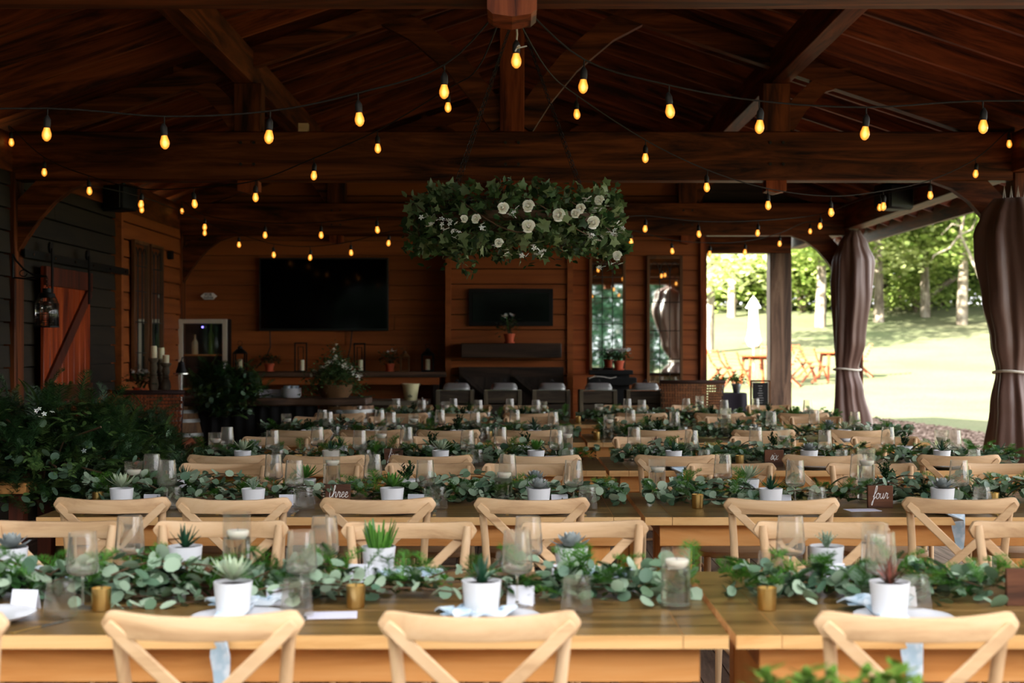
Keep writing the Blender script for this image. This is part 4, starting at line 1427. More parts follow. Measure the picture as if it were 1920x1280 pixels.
# live-edge bar on barrels
bz = P(0, 745, 14.2).z
t = thing('live_edge_bar', 'dark live-edge wooden bar top with black drape below', 'bar counter', (0, 14.3, 0))
g = MB(); ol = []; rl = random.Random(4)
xa, xb = P(288, 0, 14.2).x, P(690, 0, 14.2).x
for i in range(24): ol.append((xa + (xb - xa) * i / 23, -.30 + rl.uniform(-.03, .03)))
for i in range(24): ol.append((xb - (xb - xa) * i / 23, .33 + rl.uniform(-.03, .03)))
g.prism(ol, bz - .075, bz, 'z'); g.build('slab_top', 'slab', t, bevel=.012)
g = MB(); q0, q1 = P(362, 0, 14.2).x, P(598, 0, 14.2).x; pts = []
n = 60
v = []; f = []
for i in range(n + 1):
    x = q0 + (q1 - q0) * i / n; y = -.20 + .014 * math.sin(i * 1.1) + .01 * math.sin(i * .47)
    v += [(x, y, .02), (x, y, bz - .08), (x, y + .02, bz - .08), (x, y + .02, .02)]
for i in range(n):
    for k in range(4): a, b = i * 4 + k, i * 4 + (k + 1) % 4; f.append((a, a + 4, b + 4, b))
f += [(0, 1, 2, 3), (n * 4 + 3, n * 4 + 2, n * 4 + 1, n * 4)]
g.add(v, f, 0, True); g.build('black_drape', 'cloth_black', t)


def barrel(px, d, label, H=.9):
    t = thing('wine_barrel', label, 'barrel', (P(px, 0, d).x, d, 0), 0, 'oak wine barrels')
    g = MB(); n = 26
    for k in range(n):
        a0, a1 = 2 * PI * k / n + .006, 2 * PI * (k + 1) / n - .006
        v = []; f = []
        for i in range(9):
            z = H * i / 8; r = .27 + .065 * math.sin(PI * i / 8)
            for aa in (a0, a1): v.append((r * math.cos(aa), r * math.sin(aa), z))
        for i in range(8): f.append((i * 2, i * 2 + 1, i * 2 + 3, i * 2 + 2))
        g.add(v, f, 0, True)
    g.build('staves', 'barrel', t)
    g = MB(); g.lathe([(.0, .015), (.262, .015), (.262, H - .02), (.0, H - .02)], 26); g.build('barrel_head', 'barrel', t)
    for z in (.04, .13, .27, H - .27 - .03, H - .13 - .03, H - .04 - .03):
        r0_ = .27 + .065 * math.sin(PI * z / H) + .003; r1_ = .27 + .065 * math.sin(PI * (z + .035) / H) + .003
        g = MB(); g.lathe([(r0_, z), (r1_, z + .035), (r1_ + .003, z + .035), (r0_ + .003, z)], 40, closed=True); g.build('hoop', 'hoop', t, sharp=60)
    return t


barrel(332, 14.25, 'oak barrel with steel hoops under the left end of the bar', bz - .08)
barrel(650, 14.3, 'oak barrel with steel hoops under the right end of the bar', bz - .08)
g = MB(); g.box(-.12, .12, -.06, .06, 0, .075); o = g.build('white_box', 'card_white', loc=P(510, 0, 14.35)); o.location.z = bz + 0; tag(o, 'white box lying on the bar beside the ceramic tub', 'box')
t = thing('ceramic_tub', 'round white ceramic tub with rolled cloths on the bar', 'tub', P(546, 745, 14.2))
g = MB(); g.lathe([(.0, 0), (.085, 0), (.1, .02), (.1, .095), (.095, .095), (.08, .02), (.0, .02)], 28); g.build('tub', 'white_ceramic', t, sharp=50)
for k in range(6):
    g = MB(); a = k * 1.05; g.tube([(.05 * math.cos(a), .05 * math.sin(a), .03), (.055 * math.cos(a), .055 * math.sin(a), .118)], .022, 10); g.build('rolled_cloth', 'napkin', t)

# flower basket on the bar
t = thing('flower_basket', 'overflowing basket of small white flowers and greenery on the bar', 'flower arrangement', P(628, 745, 14.25))
g = MB(); g.lathe([(.0, 0), (.13, 0), (.17, .05), (.185, .13), (.17, .13), (.15, .05), (.0, .03)], 30, mod=lambda a, z: 1 + .02 * math.sin(a * 22 + z * 90)); g.build('basket', 'basket', t)
g = MB(); n = 2600
pos = NR.normal(0, 1, (n, 3)) * np.array([.135, .12, .085]) + np.array([0, 0, .25]); pos[:, 2] -= (np.abs(pos[:, 0]) ** 2) * 1.6
pos[:, 2] = np.maximum(pos[:, 2], .01)
g.scatter(*OVAL, xf(rotmats(n, (-1, 1)), pos, NR.uniform(.018, .04, n)), 0, True)
pos = NR.normal(0, 1, (300, 3)) * np.array([.03, .03, .07]) + np.array([.01, 0, .42]); g.scatter(*OVAL, xf(rotmats(300, (-1, 1)), pos, NR.uniform(.015, .03, 300)), 0, True)
g.build('foliage', 'ivy', t)
g = MB(); rnd = random.Random(8)
for k in range(46):
    u = rnd.uniform(-1, 1); c = (u * .26, rnd.uniform(-.2, .05), .34 - .16 * u * u + rnd.uniform(-.03, .05))
    flower_head(g, c, .012, 3, 0, rnd)
for c in ((.0, 0, .50), (.02, -.02, .53), (-.02, 0, .47), (.015, -.03, .42), (.0, -.03, .39)): flower_head(g, c, .015, 4, 0, rnd)
g.build('white_blossoms', 'petal', t)

# candlesticks on the bar's left end
for k, (px, yt, yc, sc, d_) in enumerate(((288, 649, 671, 1.0, 14.1), (302, 652, 672, 1.0, 14.28), (311, 666, 680, .9, 14.1))):
    nm = ['left', 'rear', 'right'][k]
    b = P(px, 745, d_); zt = P(px, yc, d_).z - bz
    t = thing('candlestick', f'turned weathered wooden candlestick, {["leftmost", "middle", "rightmost and shortest"][k]} of three on the bar', 'candlestick', (b.x, d_, bz), 0, 'turned wooden candlesticks')
    g = MB(); pr = [(0, 0), (.055, 0), (.055, .03), (.035, .05), (.04, .09), (.052, .14), (.046, .2), (.028, .25), (.036, .27), (.028, .29), (.04, .34), (.03, .40), (.045, .42), (.055, .44), (.05, .455), (.0, .455)]
    g.lathe([(a * 1.0, z * zt / .455) for a, z in pr], 22); g.build('turned_stem', 'crate_z', t)
    hc = P(px, yt, d_).z - P(px, yc, d_).z
    g = MB(); g.lathe([(.0, 0), (.033, 0), (.033, hc), (.03, hc + .004), (.0, hc)], 20)
    c = g.build('pillar_candle', 'candle_cream', loc=(b.x, d_, bz + zt)); tag(c, f'cream pillar candle on the {["leftmost", "middle", "rightmost"][k]} wooden candlestick', 'candle', 'cream pillar candles')

# wine fridge
t = thing('wine_fridge', 'tall wine fridge with pale steel door frame and glass front', 'fridge', (0, 17.85, 0))
a = P(334, 598, 17.82); b = P(425, 598, 17.82); W = b.x - a.x; H = a.z
g = MB(); g.box(a.x, b.x, .25, .27, .0, H); g.box(a.x, a.x + .02, .03, .25, 0, H); g.box(b.x - .02, b.x, .03, .25, 0, H); g.box(a.x + .02, b.x - .02, .03, .25, H - .02, H); g.box(a.x + .02, b.x - .02, .03, .25, 0, .07); g.build('cabinet', 'black_plastic', t)
g = MB(); f_ = .055
g.box(a.x, a.x + f_, -.03, .025, .08, H); g.box(b.x - f_, b.x, -.03, .025, .08, H); g.box(a.x + f_, b.x - f_, -.03, .025, H - f_, H); g.box(a.x + f_, b.x - f_, -.03, .025, .08, .08 + f_)
dr = g.build('door_frame', 'frame_steel', t, bevel=.003)
g = MB(); g.box(a.x + f_, b.x - f_, -.012, .01, .08 + f_, H - f_); g.build('glass_pane', 'thin_glass', dr)
for z in (P(0, 664, 17.9).z, .98, .8, .62, .44):
    g = MB(); g.box(a.x + .03, b.x - .03, .035, .24, z - .02, z); g.build('shelf', 'table_leg', t)
g = MB(); g.lathe([(.0, 0), (.011, 0), (.011, .006), (.0, .006)], 12, M=Matrix.Translation((a.x + W * .5, -.02, H - .10)) @ Matrix.Rotation(PI / 2, 4, 'X')); g.build('blue_light', 'led_blue', t)
g = MB(); g.tube([(b.x - .02, -.06, H * .35), (b.x - .02, -.06, H * .7)], .008, 8); g.tube([(b.x - .02, -.03, H * .36), (b.x - .02, -.06, H * .36)], .006, 8); g.tube([(b.x - .02, -.03, H * .69), (b.x - .02, -.06, H * .69)], .006, 8); g.build('handle', 'steel', t)
for k, (px, yt_, mt, lb) in enumerate(((363, 627, 'candle_cream', 'pale bottle shape imitating a reflection in the wine fridge glass'), (393, 606, 'finger', 'tall green bottle shape imitating a reflection in the wine fridge glass'))):  # upright shapes added to imitate reflections in the fridge glass
    g = MB(); zz = 1.17 if k > 5 else P(0, 664, 17.9).z; hh = P(0, yt_, 17.9).z - zz
    g.lathe([(.0, 0), (.038, 0), (.04, .02), (.04, hh * .6), (.014, hh * .78), (.014, hh), (.0, hh)], 16)
    tag(g.build('bottle', mt, loc=(P(px, 0, 17.9).x, 17.98, 1.4110 if False else zz)), lb, 'bottle', 'bottle shapes imitating reflections in the wine fridge')
for row, z in enumerate((.98, .8)):
    for k in range(5):
        g = MB(); g.lathe([(.0, 0), (.014, 0), (.014, .07), (.034, .11), (.034, .18), (.0, .18)], 14, M=Matrix.Rotation(-PI / 2, 4, 'X'))
        tag(g.build('wine_bottle', 'bottle', loc=(a.x + .10 + k * .1, 17.89, z + .036)), f'dark bottle lying on the {["middle", "lower"][row]} fridge shelf, {ORD[k]} from left', 'bottle', 'bottles lying in the wine fridge')
# side table with dark bottle cradle
t = thing('metal_stand', 'thin metal stand with a dark bell on its small top', 'stand', P(340, 0, 13.6)); t.location.z = 0
zt = P(0, 699, 13.6).z
g = MB(); g.lathe([(.0, zt - .012), (.075, zt - .012), (.075, zt), (.0, zt)], 24); g.tube([(0, 0, .01), (0, 0, zt)], .009, 8); g.lathe([(.0, 0), (.11, 0), (.1, .015), (.0, .02)], 24); g.build('stand_frame', 'steel', t, sharp=40)
t2 = MB(); t2.lathe([(.0, 0), (.052, 0), (.05, .02), (.035, .06), (.028, .1), (.0, .12)], 22); t2.tube([(0, 0, .11), (.01, 0, .15), (.03, 0, .14)], .006, 8)
tag(t2.build('table_bell', 'iron', loc=(P(340, 0, 13.6).x, 13.6, zt)), 'small dark bell-shaped object on the thin metal stand', 'bell')


# wicker armchairs
def wicker_chair(loc, rz, label, mat):
    t = thing('wicker_armchair', label, 'chair', loc, rz, 'wicker chairs')
    g = MB(); W = .66; r = random.Random(2)
    nz, nx = 22, 24
    for i in range(nz):
        z = .44 + .66 * i / nz
        for k in range(nx):
            u = (k + (i % 2) * .5) / nx * 2 - 1
            if u > .99: continue
            hw = .30 + .06 * (i / nz)
            x = u * hw; y = -.30 - .07 * i / nz + .10 * u * u
            g.box(x - hw / nx * .82, x + hw / nx * .82, y - .013, y + .013, z, z + .022)
    g.build('woven_back', mat, t)
    g = MB()
    for i in range(0, 25):
        u = i / 12 - 1
        g.tube([(u * .30, -.30 + .10 * u * u + .002, .42), (u * .36, -.37 + .10 * u * u + .002, 1.10)], .006, 5)
    g.build('back_canes', mat + '_dark', t)
    g = MB(); g.tube([(u * .365, -.372 + .10 * u * u, 1.11) for u in [k / 8 - 1 for k in range(17)]], .022, 10); g.build('top_band', mat + '_dark', t)
    g = MB(); g.box(-.31, .31, -.3, .28, .30, .44); g.build('seat', mat + '_dark', t, bevel=.02)
    for s in (-1, 1):
        g = MB(); g.tube([(s * .33, -.24, .44), (s * .34, -.2, .64), (s * .34, .1, .66), (s * .33, .26, .62), (s * .31, .27, .44)], .02, 8); g.build('armrest', mat, t)
        for y in (-.27, .25):
            g = MB(); g.tube([(s * .28, y, 0), (s * .28, y, .32)], .022, 8); g.build('leg', mat + '_dark', t)
    return t


p = P(1300, 0, 16.0); wicker_chair((p.x, 16.35, 0), 0, 'brown wicker armchair near the right opening, beside the buckets', 'wicker')
p = P(264, 0, 12.5); wicker_chair((p.x, 12.85, 0), 0, 'reddish wicker armchair at left, in front of the barrel', 'wicker_red')

# chafing dishes on crates on the buffet table
t = thing('buffet_table', 'long low buffet table under the crates at the back wall', 'table', (0, 16.6, 0))
g = MB(); g.box(P(820, 0, 16.6).x, P(1245, 0, 16.6).x, -.35, .35, .50, .54); g.build('tabletop', 'darkwood_x', t)
for x in (-.8, .5, 1.7):
    for y in (-.3, .3): g = MB(); g.box(x - .03, x + .03, y - .03, y + .03, 0, .5); g.build('leg', 'darkwood', t)


def make_crate():
    t = thing('wooden_crate', '', 'crate'); W = .39; H = .465
    for s in (-1, 1):
        for sy in (-1, 1):
            g = MB(); g.box(s * (W / 2) - .022, s * (W / 2) + .022, sy * .17 - .02, sy * .17 + .02, 0, H); g.build('corner_post', 'crate_z', t, bevel=.003)
    for k in range(3):
        g = MB(); z = .01 + k * .155
        g.box(-W / 2 + .02, W / 2 - .02, -.178, -.162, z, z + .14); g.build('front_board', 'crate', t, bevel=.003)
    g = MB(); g.box(-W / 2, W / 2, .15, .17, 0, H - .02); g.box(-W / 2, -W / 2 + .015, -.15, .15, 0, H - .02); g.box(W / 2 - .015, W / 2, -.15, .15, 0, H - .02); g.build('side_boards', 'crate', t)
    g = MB(); g.box(-W / 2 - .015, W / 2 + .015, -.19, .19, H, H + .008); g.build('steel_tray', 'steel', t)
    return t


def make_dish():
    t = thing('chafing_dish', '', 'chafing dish')
    g = MB(); v = []; f = []
    def ring(hx, hy, z):
        k = len(v)
        for i in range(24):
            a = 2 * PI * i / 24; c, s = math.cos(a), math.sin(a)
            v.append((hx * math.copysign(abs(c) ** .4, c), hy * math.copysign(abs(s) ** .4, s), z))
    for hx, hy, z in ((.15, .13, 0), (.155, .135, .025), (.15, .13, .03), (.142, .122, .05), (.13, .11, .066), (.11, .09, .072)): ring(hx, hy, z)
    for i in range(5):
        for k in range(24): a, b = i * 24 + k, i * 24 + (k + 1) % 24; f.append((a, b, b + 24, a + 24))
    f.append(tuple(range(23, -1, -1))); f.append(tuple(range(120, 144)))
    g.add(v, f, 0, True); g.build('lid', 'lid_steel', t, sharp=30)
    g = MB(); g.tube([(-.02, 0, .07), (-.018, 0, .097), (.018, 0, .097), (.02, 0, .07)], .005, 8); g.tube([(0, 0, .097), (0, 0, .117)], .007, 8); g.build('handle', 'black_plastic', t)
    return t


for k, px in enumerate((854, 943, 1033, 1120, 1207)):
    x = P(px, 0, 16.5).x; nm = ORD[k] + ' from left'
    place('crate', make_crate, (x, 16.5, .54), 0, f'weathered plank crate, {nm}, in the row along the back', 'weathered crates')
    place('dish', make_dish, (x + .015, 16.5, .54 + .473), 0, f'rectangular steel chafing dish, {nm}, on its crate', 'steel chafing dishes')

# black podium with papers, geranium
t = thing('black_podium', 'black equipment stand below the left leaded mirror', 'stand', (0, 17.2, 0))
g = MB(); pb(g, 1106, 1187, 694, 702, 17.1, .4, 0, (0, 17.2, 0)); g.build('top_shelf', 'black_plastic', t, bevel=.004)
g = MB(); pb(g, 1104, 1194, 708, 722, 17.0, .4, 0, (0, 17.2, 0)); g.build('keyboard_box', 'black_plastic', t, bevel=.004)
g = MB(); pb(g, 1118, 1180, 702, 880, 17.15, .3, 0, (0, 17.2, 0)); g.build('body', 'cloth_black', t)
g = MB(); g.tube([P(x, y, 16.98) - Vector((0, 17.2, 0)) for x, y in ((1104, 710), (1115, 705), (1130, 706), (1145, 709), (1156, 706))], .005, 6); g.build('white_cable', 'white_rope', t)
potted_flower(1160, 655, 695, 17.2, 'terracotta pot of full white geranium on the black stand', .066, .115, 9, 9, .15, z0=P(0, 694, 17.1).z)

# cloth-covered table with bucket plants and chalkboard
tz = P(0, 737, 16.8).z
t = thing('draped_table', 'small table under a dark cloth at the right opening', 'table', (P(1366, 0, 16.9).x, 16.95, 0))
g = MB(); ww = .21; v = []; f = []; n = 48
for (s, z) in ((1.0, tz), (1.02, tz - .02), (1.05, tz - .3), (1.12, .02)):
    for i in range(n):
        a = 2 * PI * i / n; c, q = math.cos(a), math.sin(a)
        w = 1 + (.05 * math.sin(a * 9) if z < tz - .1 else 0)
        v.append((ww * s * w * math.copysign(abs(c) ** .5, c), ww * s * w * math.copysign(abs(q) ** .5, q), z))
for i in range(3):
    for k in range(n): a, b = i * n + k, i * n + (k + 1) % n; f.append((a, a + n, b + n, b))
f.append(tuple(range(n))); g.add(v, f, 0, True); g.build('cloth', 'cloth_dark', t, sharp=35)
for k, (px, nm) in enumerate(((1350, 'left'), (1381, 'right'))):
    potted_flower(px, 700, 737, 16.9, f'small galvanized bucket of leafy green herbs, {nm} one on the dark cloth', .058, .11, 0, 12 + k, .10, 'patio_leaf', 'galvanized', tz, 'bucket plants', 'bucket_plant', saucer=False)
t = thing('chalkboard_sign', 'framed black menu board leaning against the grey post', 'sign', (0, 16.6, 0))
c0 = P(1408, 770, 16.6); c1 = P(1443, 770, 16.6); ztop = P(0, 714, 16.6).z; lean = .035
g = MB(); g.box(c0.x + .02, c1.x - .02, -.005, .012, c0.z + .0, ztop - .02); g.build('slate', 'chalk', t)
g = MB()
for a, b in (((c0.x, c0.z - .0), (c0.x, ztop)), ((c1.x, c0.z), (c1.x, ztop)), ((c0.x, ztop), (c1.x, ztop)), ((c0.x, c0.z), (c1.x, c0.z))):
    g.bar((a[0], 0, a[1]), (b[0], 0, b[1]), .02, .03, (0, 1, 0))
g.build('frame', 'mirror_frame', t)
g = MB()
for k, w in enumerate((.05, .03, .04, .06, .045, .08, .07, .05)):
    z = ztop - .06 - k * .028; xm = (c0.x + c1.x) / 2
    g.box(xm - w / 2, xm + w / 2, -.0065, -.004, z, z + .004)
g.build('chalk_lines', 'chalk_text', t)
t = thing('sign_stand', 'low dark side table under the menu board', 'side table', (P(1426, 0, 16.7).x, 16.7, 0))
g = MB(); g.box(-.2, .2, -.15, .15, c0.z - .03, c0.z - .008); g.build('top', 'darkwood_x', t)
for sx in (-1, 1):
    for sy in (-1, 1): g = MB(); g.box(sx * .17 - .015, sx * .17 + .015, sy * .12 - .015, sy * .12 + .015, 0, c0.z - .03); g.build('leg', 'darkwood', t)

# sliding barn door on the left wall
t = thing('sliding_barn_door', 'red-brown sliding plank door with Z bracing on the left wall', 'door', (-4.13, 12.45, 0))
DW, DH = 1.38, 2.22
g = MB(); n = 8
for k in range(n): g.box(-.0, .03, DW * k / n + .004, DW * (k + 1) / n - .004, .03, DH)
pan = g.build('plank_panel', 'door_red', t, bevel=.004)
g = MB()
for z0_, z1_ in ((DH - .17, DH), (.03, .22), (.98, 1.16)): g.box(.03, .055, 0, DW, z0_, z1_)
g.build('cross_rail', 'door_frame', t, bevel=.003)
g = MB(); g.bar((.043, .05, 1.16), (.043, DW - .05, DH - .17), .024, .12, (0, 0, 1)); g.bar((.043, DW - .05, .22), (.043, .05, .98), .024, .12, (0, 0, 1)); g.build('diagonal_brace', 'door_frame', t)
g = MB(); g.tube([(.055, .06, 1.05), (.085, .06, 1.05), (.085, .06, .9), (.055, .06, .9)], .01, 8); g.build('handle', 'iron', t)
for y in (.14, DW - .14):
    g = MB(); g.box(.055, .066, y - .02, y + .02, DH - .3, DH + .16); g.lathe([(.0, -.01), (.05, -.01), (.05, .01), (.0, .01)], 18, M=Matrix.Translation((.045, y, DH + .17)) @ Matrix.Rotation(PI / 2, 4, 'Y')); g.build('roller_hanger', 'iron', t)
t = thing('door_rail', 'black steel sliding rail above the barn door', 'rail', (-4.12, 0, 0))
g = MB(); g.box(0, .012, 12.0, 15.25, DH + .05, DH + .12); g.build('track_bar', 'rail_iron', t)
g = MB()
for k in range(6): g.tube([(.012, 12.2 + k * .58, DH + .085), (.022, 12.2 + k * .58, DH + .085)], .012, 8)
g.build('bolts', 'steel', t)

# bracket lantern on the left post
t = thing('hanging_jar_lantern', 'dark mesh bell lantern hanging from a scrolled iron bracket', 'lantern', (-4.2, 11.7, 0))
def pw(x, y): p = P(x, y, 11.7); return Vector((p.x + 4.2, 0, p.z))
k0 = pw(26, 470)
g = MB()
A_ = pw(24, 476); B_ = pw(24, 520); C_ = pw(88, 518)
g.tube([A_, B_], .009, 8)
g.tube([A_, pw(30, 488), pw(44, 504), pw(62, 515), C_], .008, 8); g.tube([B_, pw(45, 522), pw(70, 519), C_], .007, 8)
g.tube([pw(44 + 7 * math.cos(a * .5), 512 + 6 * math.sin(a * .5)) for a in range(13)], .005, 6)
g.build('scroll_bracket', 'iron', t)
g = MB(); q0 = C_; zt_ = pw(88, 541).z
for k in range(6): z = q0.z - k * (q0.z - zt_) / 6; g.tube([(q0.x + .009 * math.cos(a) * (k % 2), .009 * math.cos(a) * ((k + 1) % 2), z - .008 + .012 * math.sin(a)) for a in [i * PI / 4 for i in range(9)]], .0025, 5)
g.build('chain', 'iron', t)
H_ = zt_ - pw(88, 614).z
g = MB(); M_ = Matrix.Translation((q0.x, 0, zt_ - H_))
g.lathe([(.092, 0), (.095, .004), (.092, .20 / .33 * H_), (.07, .26 / .33 * H_), (.06, .26 / .33 * H_), (.06, .285 / .33 * H_), (.032, .295 / .33 * H_), (.032, H_), (.0, H_)], 30, M=M_)
g.build('cap_and_shade', 'glass', t, sharp=40)
g = MB(); g.lathe([(.094, 0), (.097, 0), (.097, .012), (.094, .012)], 30, M=M_, closed=True); g.lathe([(.072, .25 / .33 * H_), (.063, .29 / .33 * H_), (.036, .297 / .33 * H_), (.036, H_ + .002), (.0, H_ + .003)], 30, M=M_)
for k in range(30):
    a = 2 * PI * k / 30; c, s = math.cos(a), math.sin(a)
    g.tube([(q0.x + .097 * c, .097 * s, M_[2][3]), (q0.x + .095 * c, .095 * s, M_[2][3] + .2 / .33 * H_), (q0.x + .072 * c, .072 * s, M_[2][3] + .26 / .33 * H_)], .0012, 4)
for z in [i * .018 for i in range(12)]: g.lathe([(.0965, z), (.098, z + .0015), (.0965, z + .003)], 30, M=M_, closed=True)
g.build('wire_mesh', 'iron', t)
g = MB(); g.lathe([(.0, 0), (.02, .01), (.03, .04), (.022, .075), (.012, .09), (.0, .09)], 16, M=Matrix.Translation((q0.x, 0, zt_ - H_ * .62))); g.build('clear_bulb', 'glass', t)

# speakers under the eaves
for px, py, d_, rz, lb in ((224, 372, 14.6, -.6, 'black loudspeaker under the eave on the left'), (1672, 370, 14.8, .6, 'black loudspeaker under the eave on the right')):
    p = P(px, py, d_); t = thing('loudspeaker', lb, 'loudspeaker', p, rz, 'black loudspeakers')
    g = MB(); g.prism([(-.19, -.13), (.19, -.13), (.14, .13), (-.14, .13)], -.13, .13, 'z'); g.build('cabinet', 'black_plastic', t, bevel=.02)
    g = MB(); g.box(-.165, .165, -.142, -.13, -.11, .11); g.build('grille', 'cable', t)
    g = MB(); s = -1 if px < 960 else 1
    g.bar((0, .05, .12), (0, .05, 3.3 - p.z if abs(p.x) > 3.8 else 3.32 - p.z), .03, .03); g.build('mount', 'iron', t)
g = MB(); g.box(-.04, .04, -.04, .04, 0, .07); tag(g.build('wood_block', 'chairwood', loc=(P(571, 0, 12).x, 11.95, 3.315)), 'small pale wood block on top of the middle tie beam', 'block')
g = MB(); g.box(0, .05, -.05, .05, -.05, .05); tag(g.build('wall_sensor', 'black_plastic', loc=P(325, 478, 17.2) * 1.0), 'small black box high on the left rear wall', 'sensor')
bpy.data.objects['wall_sensor'].location = (-4.165, 17.25, P(325, 478, 17.25).z)


# ------------------------------------------------------------------ hanging wreath
WD = 8.0
wc = P(968, 417, WD)
t = thing('hanging_floral_wreath', 'large hanging ring of ivy with white roses on chains', 'floral chandelier', wc)
NR = np.random.default_rng(77)
RW = .47
g = MB()
n = 1500; a = NR.uniform(0, 2 * PI, n); pr_ = np.sqrt(NR.random(n)) * .15; pa = NR.uniform(0, 2 * PI, n)
pos = np.stack([(RW + pr_ * np.cos(pa)) * np.cos(a), (RW + pr_ * np.cos(pa)) * np.sin(a), pr_ * np.sin(pa) * 1.15 + .02 * np.sin(3 * a)], 1)
g.scatter(*IVY, xf(rotmats(900, (.3, 1.9)), pos[:900], NR.uniform(.028, .058, 900)), 0, True)
g.scatter(*OVAL, xf(rotmats(600, (-1.2, 1.2)), pos[900:] * np.array([1.04, 1.04, 1.1]), NR.uniform(.04, .075, 600)), 0, True)
n = 330; a = NR.uniform(0, 2 * PI, n); pr_ = .12 + .05 * NR.random(n); pa = NR.uniform(0, 2 * PI, n)
pos = np.stack([(RW + pr_ * np.cos(pa)) * np.cos(a), (RW + pr_ * np.cos(pa)) * np.sin(a), pr_ * np.sin(pa) * 1.1], 1)
g.scatter(*IVY, xf(rotmats(n, (.3, 1.9)), pos, NR.uniform(.035, .07, n)), 1, True)
n = 600; a = NR.uniform(0, 2 * PI, n); pos = np.stack([(RW + NR.normal(0, .07, n)) * np.cos(a), (RW + NR.normal(0, .07, n)) * np.sin(a), NR.normal(-.05, .08, n)], 1)
g.scatter(*OVAL, xf(rotmats(n, (-1, 1)), pos, NR.uniform(.03, .06, n)), 2, True)
# trailing sprays
rr = random.Random(5)
for px, y1, dep, sz in ((868, 505, -.3, .035), (885, 512, -.3, .035), (858, 492, -.25, .03), (1160, 496, .05, .03), (1128, 500, -.05, .02), (950, 490, -.4, .022), (779, 443, -.05, .05), (1010, 475, -.4, .04), (1168, 468, .0, .05), (1150, 505, -.05, .035), (1170, 440, .0, .05), (785, 470, 0, .04), (850, 480, -.2, .045), (1100, 470, -.3, .03), (800, 420, -.1, .05)):
    e = P(px, y1, WD + dep) - wc
    s0 = Vector((e.x * .86, e.y, -.08)); pts = [s0.lerp(e, k / 7) + Vector((rr.uniform(-.012, .012), 0, 0)) for k in range(8)]
    g.tube(pts, .002, 5, 3)
    for p_ in pts[1:]:
        q = np.array([p_ + Vector((rr.uniform(-.015, .015), rr.uniform(-.015, .015), 0)) for _ in range(4)])
        g.scatter(*(IVY if sz > .045 else OVAL), xf(rotmats(4, (.4, 1.7)), q, sz * rr.uniform(.8, 1.25)), 1 if rr.random() < .4 else 0, True)
for k in range(46):
    a0 = rr.uniform(0, 2 * PI); up = rr.choice([-1, 1, 1]); L_ = rr.uniform(.05, .13)
    s0 = Vector((RW * 1.1 * math.cos(a0), RW * 1.1 * math.sin(a0), up * .1)); e = s0 + Vector((math.cos(a0) * L_ * rr.uniform(.3, 1), math.sin(a0) * L_ * .7, up * L_ * rr.uniform(.3, .8)))
    g.tube([s0, e], .002, 5, 3)
    q = np.array([s0.lerp(e, u) + Vector((rr.uniform(-.02, .02), 0, rr.uniform(-.02, .02))) for u in (.4, .6, .8, .9, 1.0)])
    g.scatter(*(IVY if k % 3 else OVAL), xf(rotmats(5, (.4, 1.8)), q, rr.uniform(.028, .055)), 1 if k % 4 == 0 else 0, True)
g.build('ivy_foliage', ['ivy', 'ivy_pale', 'deep_leaf', 'vine'], t)
g = MB(); g.tube([(RW * math.cos(a), RW * math.sin(a), 0) for a in [2 * PI * k / 40 for k in range(41)]], .03, 8)
for k in range(14):
    a0 = rr.uniform(0, 6.28); g.tube([((RW + .12 * math.sin(u * 3)) * math.cos(a0 + u), (RW + .12 * math.sin(u * 3 + k)) * math.sin(a0 + u), .1 * math.cos(u * 4 + k)) for u in [i * .09 for i in range(14)]], .004, 5)
g.build('vine_ring', 'vine', t)


def rose(g, c, s, rnd):
    R0 = Matrix.Translation(c) @ Matrix.Rotation(rnd.uniform(-.4, .4), 4, 'Z') @ Matrix.Rotation(rnd.uniform(1.1, 1.6), 4, 'X')
    g.lathe([(.0, -.3 * s), (.16 * s, -.2 * s), (.2 * s, .1 * s), (.14 * s, .36 * s), (.0, .40 * s)], 8, M=R0)
    for k in range(17):
        t_ = k / 17; a = k * 2.4; r0_ = s * (.16 + .60 * t_); top = s * (.46 - .34 * t_)
        v = []; f = []
        for i in range(7):
            u = -1 + i / 3; e = 1 - abs(u) ** 3 * .5
            for w in range(4):
                q = w / 3
                rr_ = r0_ * (.45 + .55 * math.sin(q * PI * .6)) + s * .20 * t_ * q ** 2.5
                z = -.25 * s + (top + .25 * s) * q * e - s * .10 * t_ * (q > .9)
                aa = a + u * (.95 - .25 * t_)
                v.append((rr_ * math.cos(aa), rr_ * math.sin(aa), z))
        for i in range(6):
            for w in range(3): f.append((i * 4 + w, i * 4 + w + 1, i * 4 + w + 5, i * 4 + w + 4))
        g.add(v, f, 0, True, R0)


rnd = random.Random(21)
RP = [(943, 390, .050), (990, 386, .048), (990, 424, .048), (892, 410, .042), (1047, 403, .050), (1079, 400, .045), (1112, 417, .045), (1123, 375, .04), (1088, 391, .04), (1157, 479, .04), (870, 410, .035), (935, 455, .035)]
for px, py, s in RP:
    c = P(px, py, WD) - wc; xx = max(-.6, min(.6, c.x)); y = -math.sqrt(max(.03, (RW + .17) ** 2 - xx * xx))
    c = P(px, py, WD + y) - wc
    g = MB(); rose(g, c, s * rnd.uniform(.72, .95), rnd); g.build('white_rose', 'petal', t)
FP = [(800, 405), (805, 420), (848, 430), (850, 440), (848, 422), (902, 427), (965, 398), (1100, 375), (1130, 385), (1115, 395), (1105, 440), (1120, 448), (980, 478), (1000, 472), (1018, 476), (1150, 440), (1155, 432), (950, 478), (1155, 492), (1125, 505), (930, 460), (825, 412), (1160, 420)]
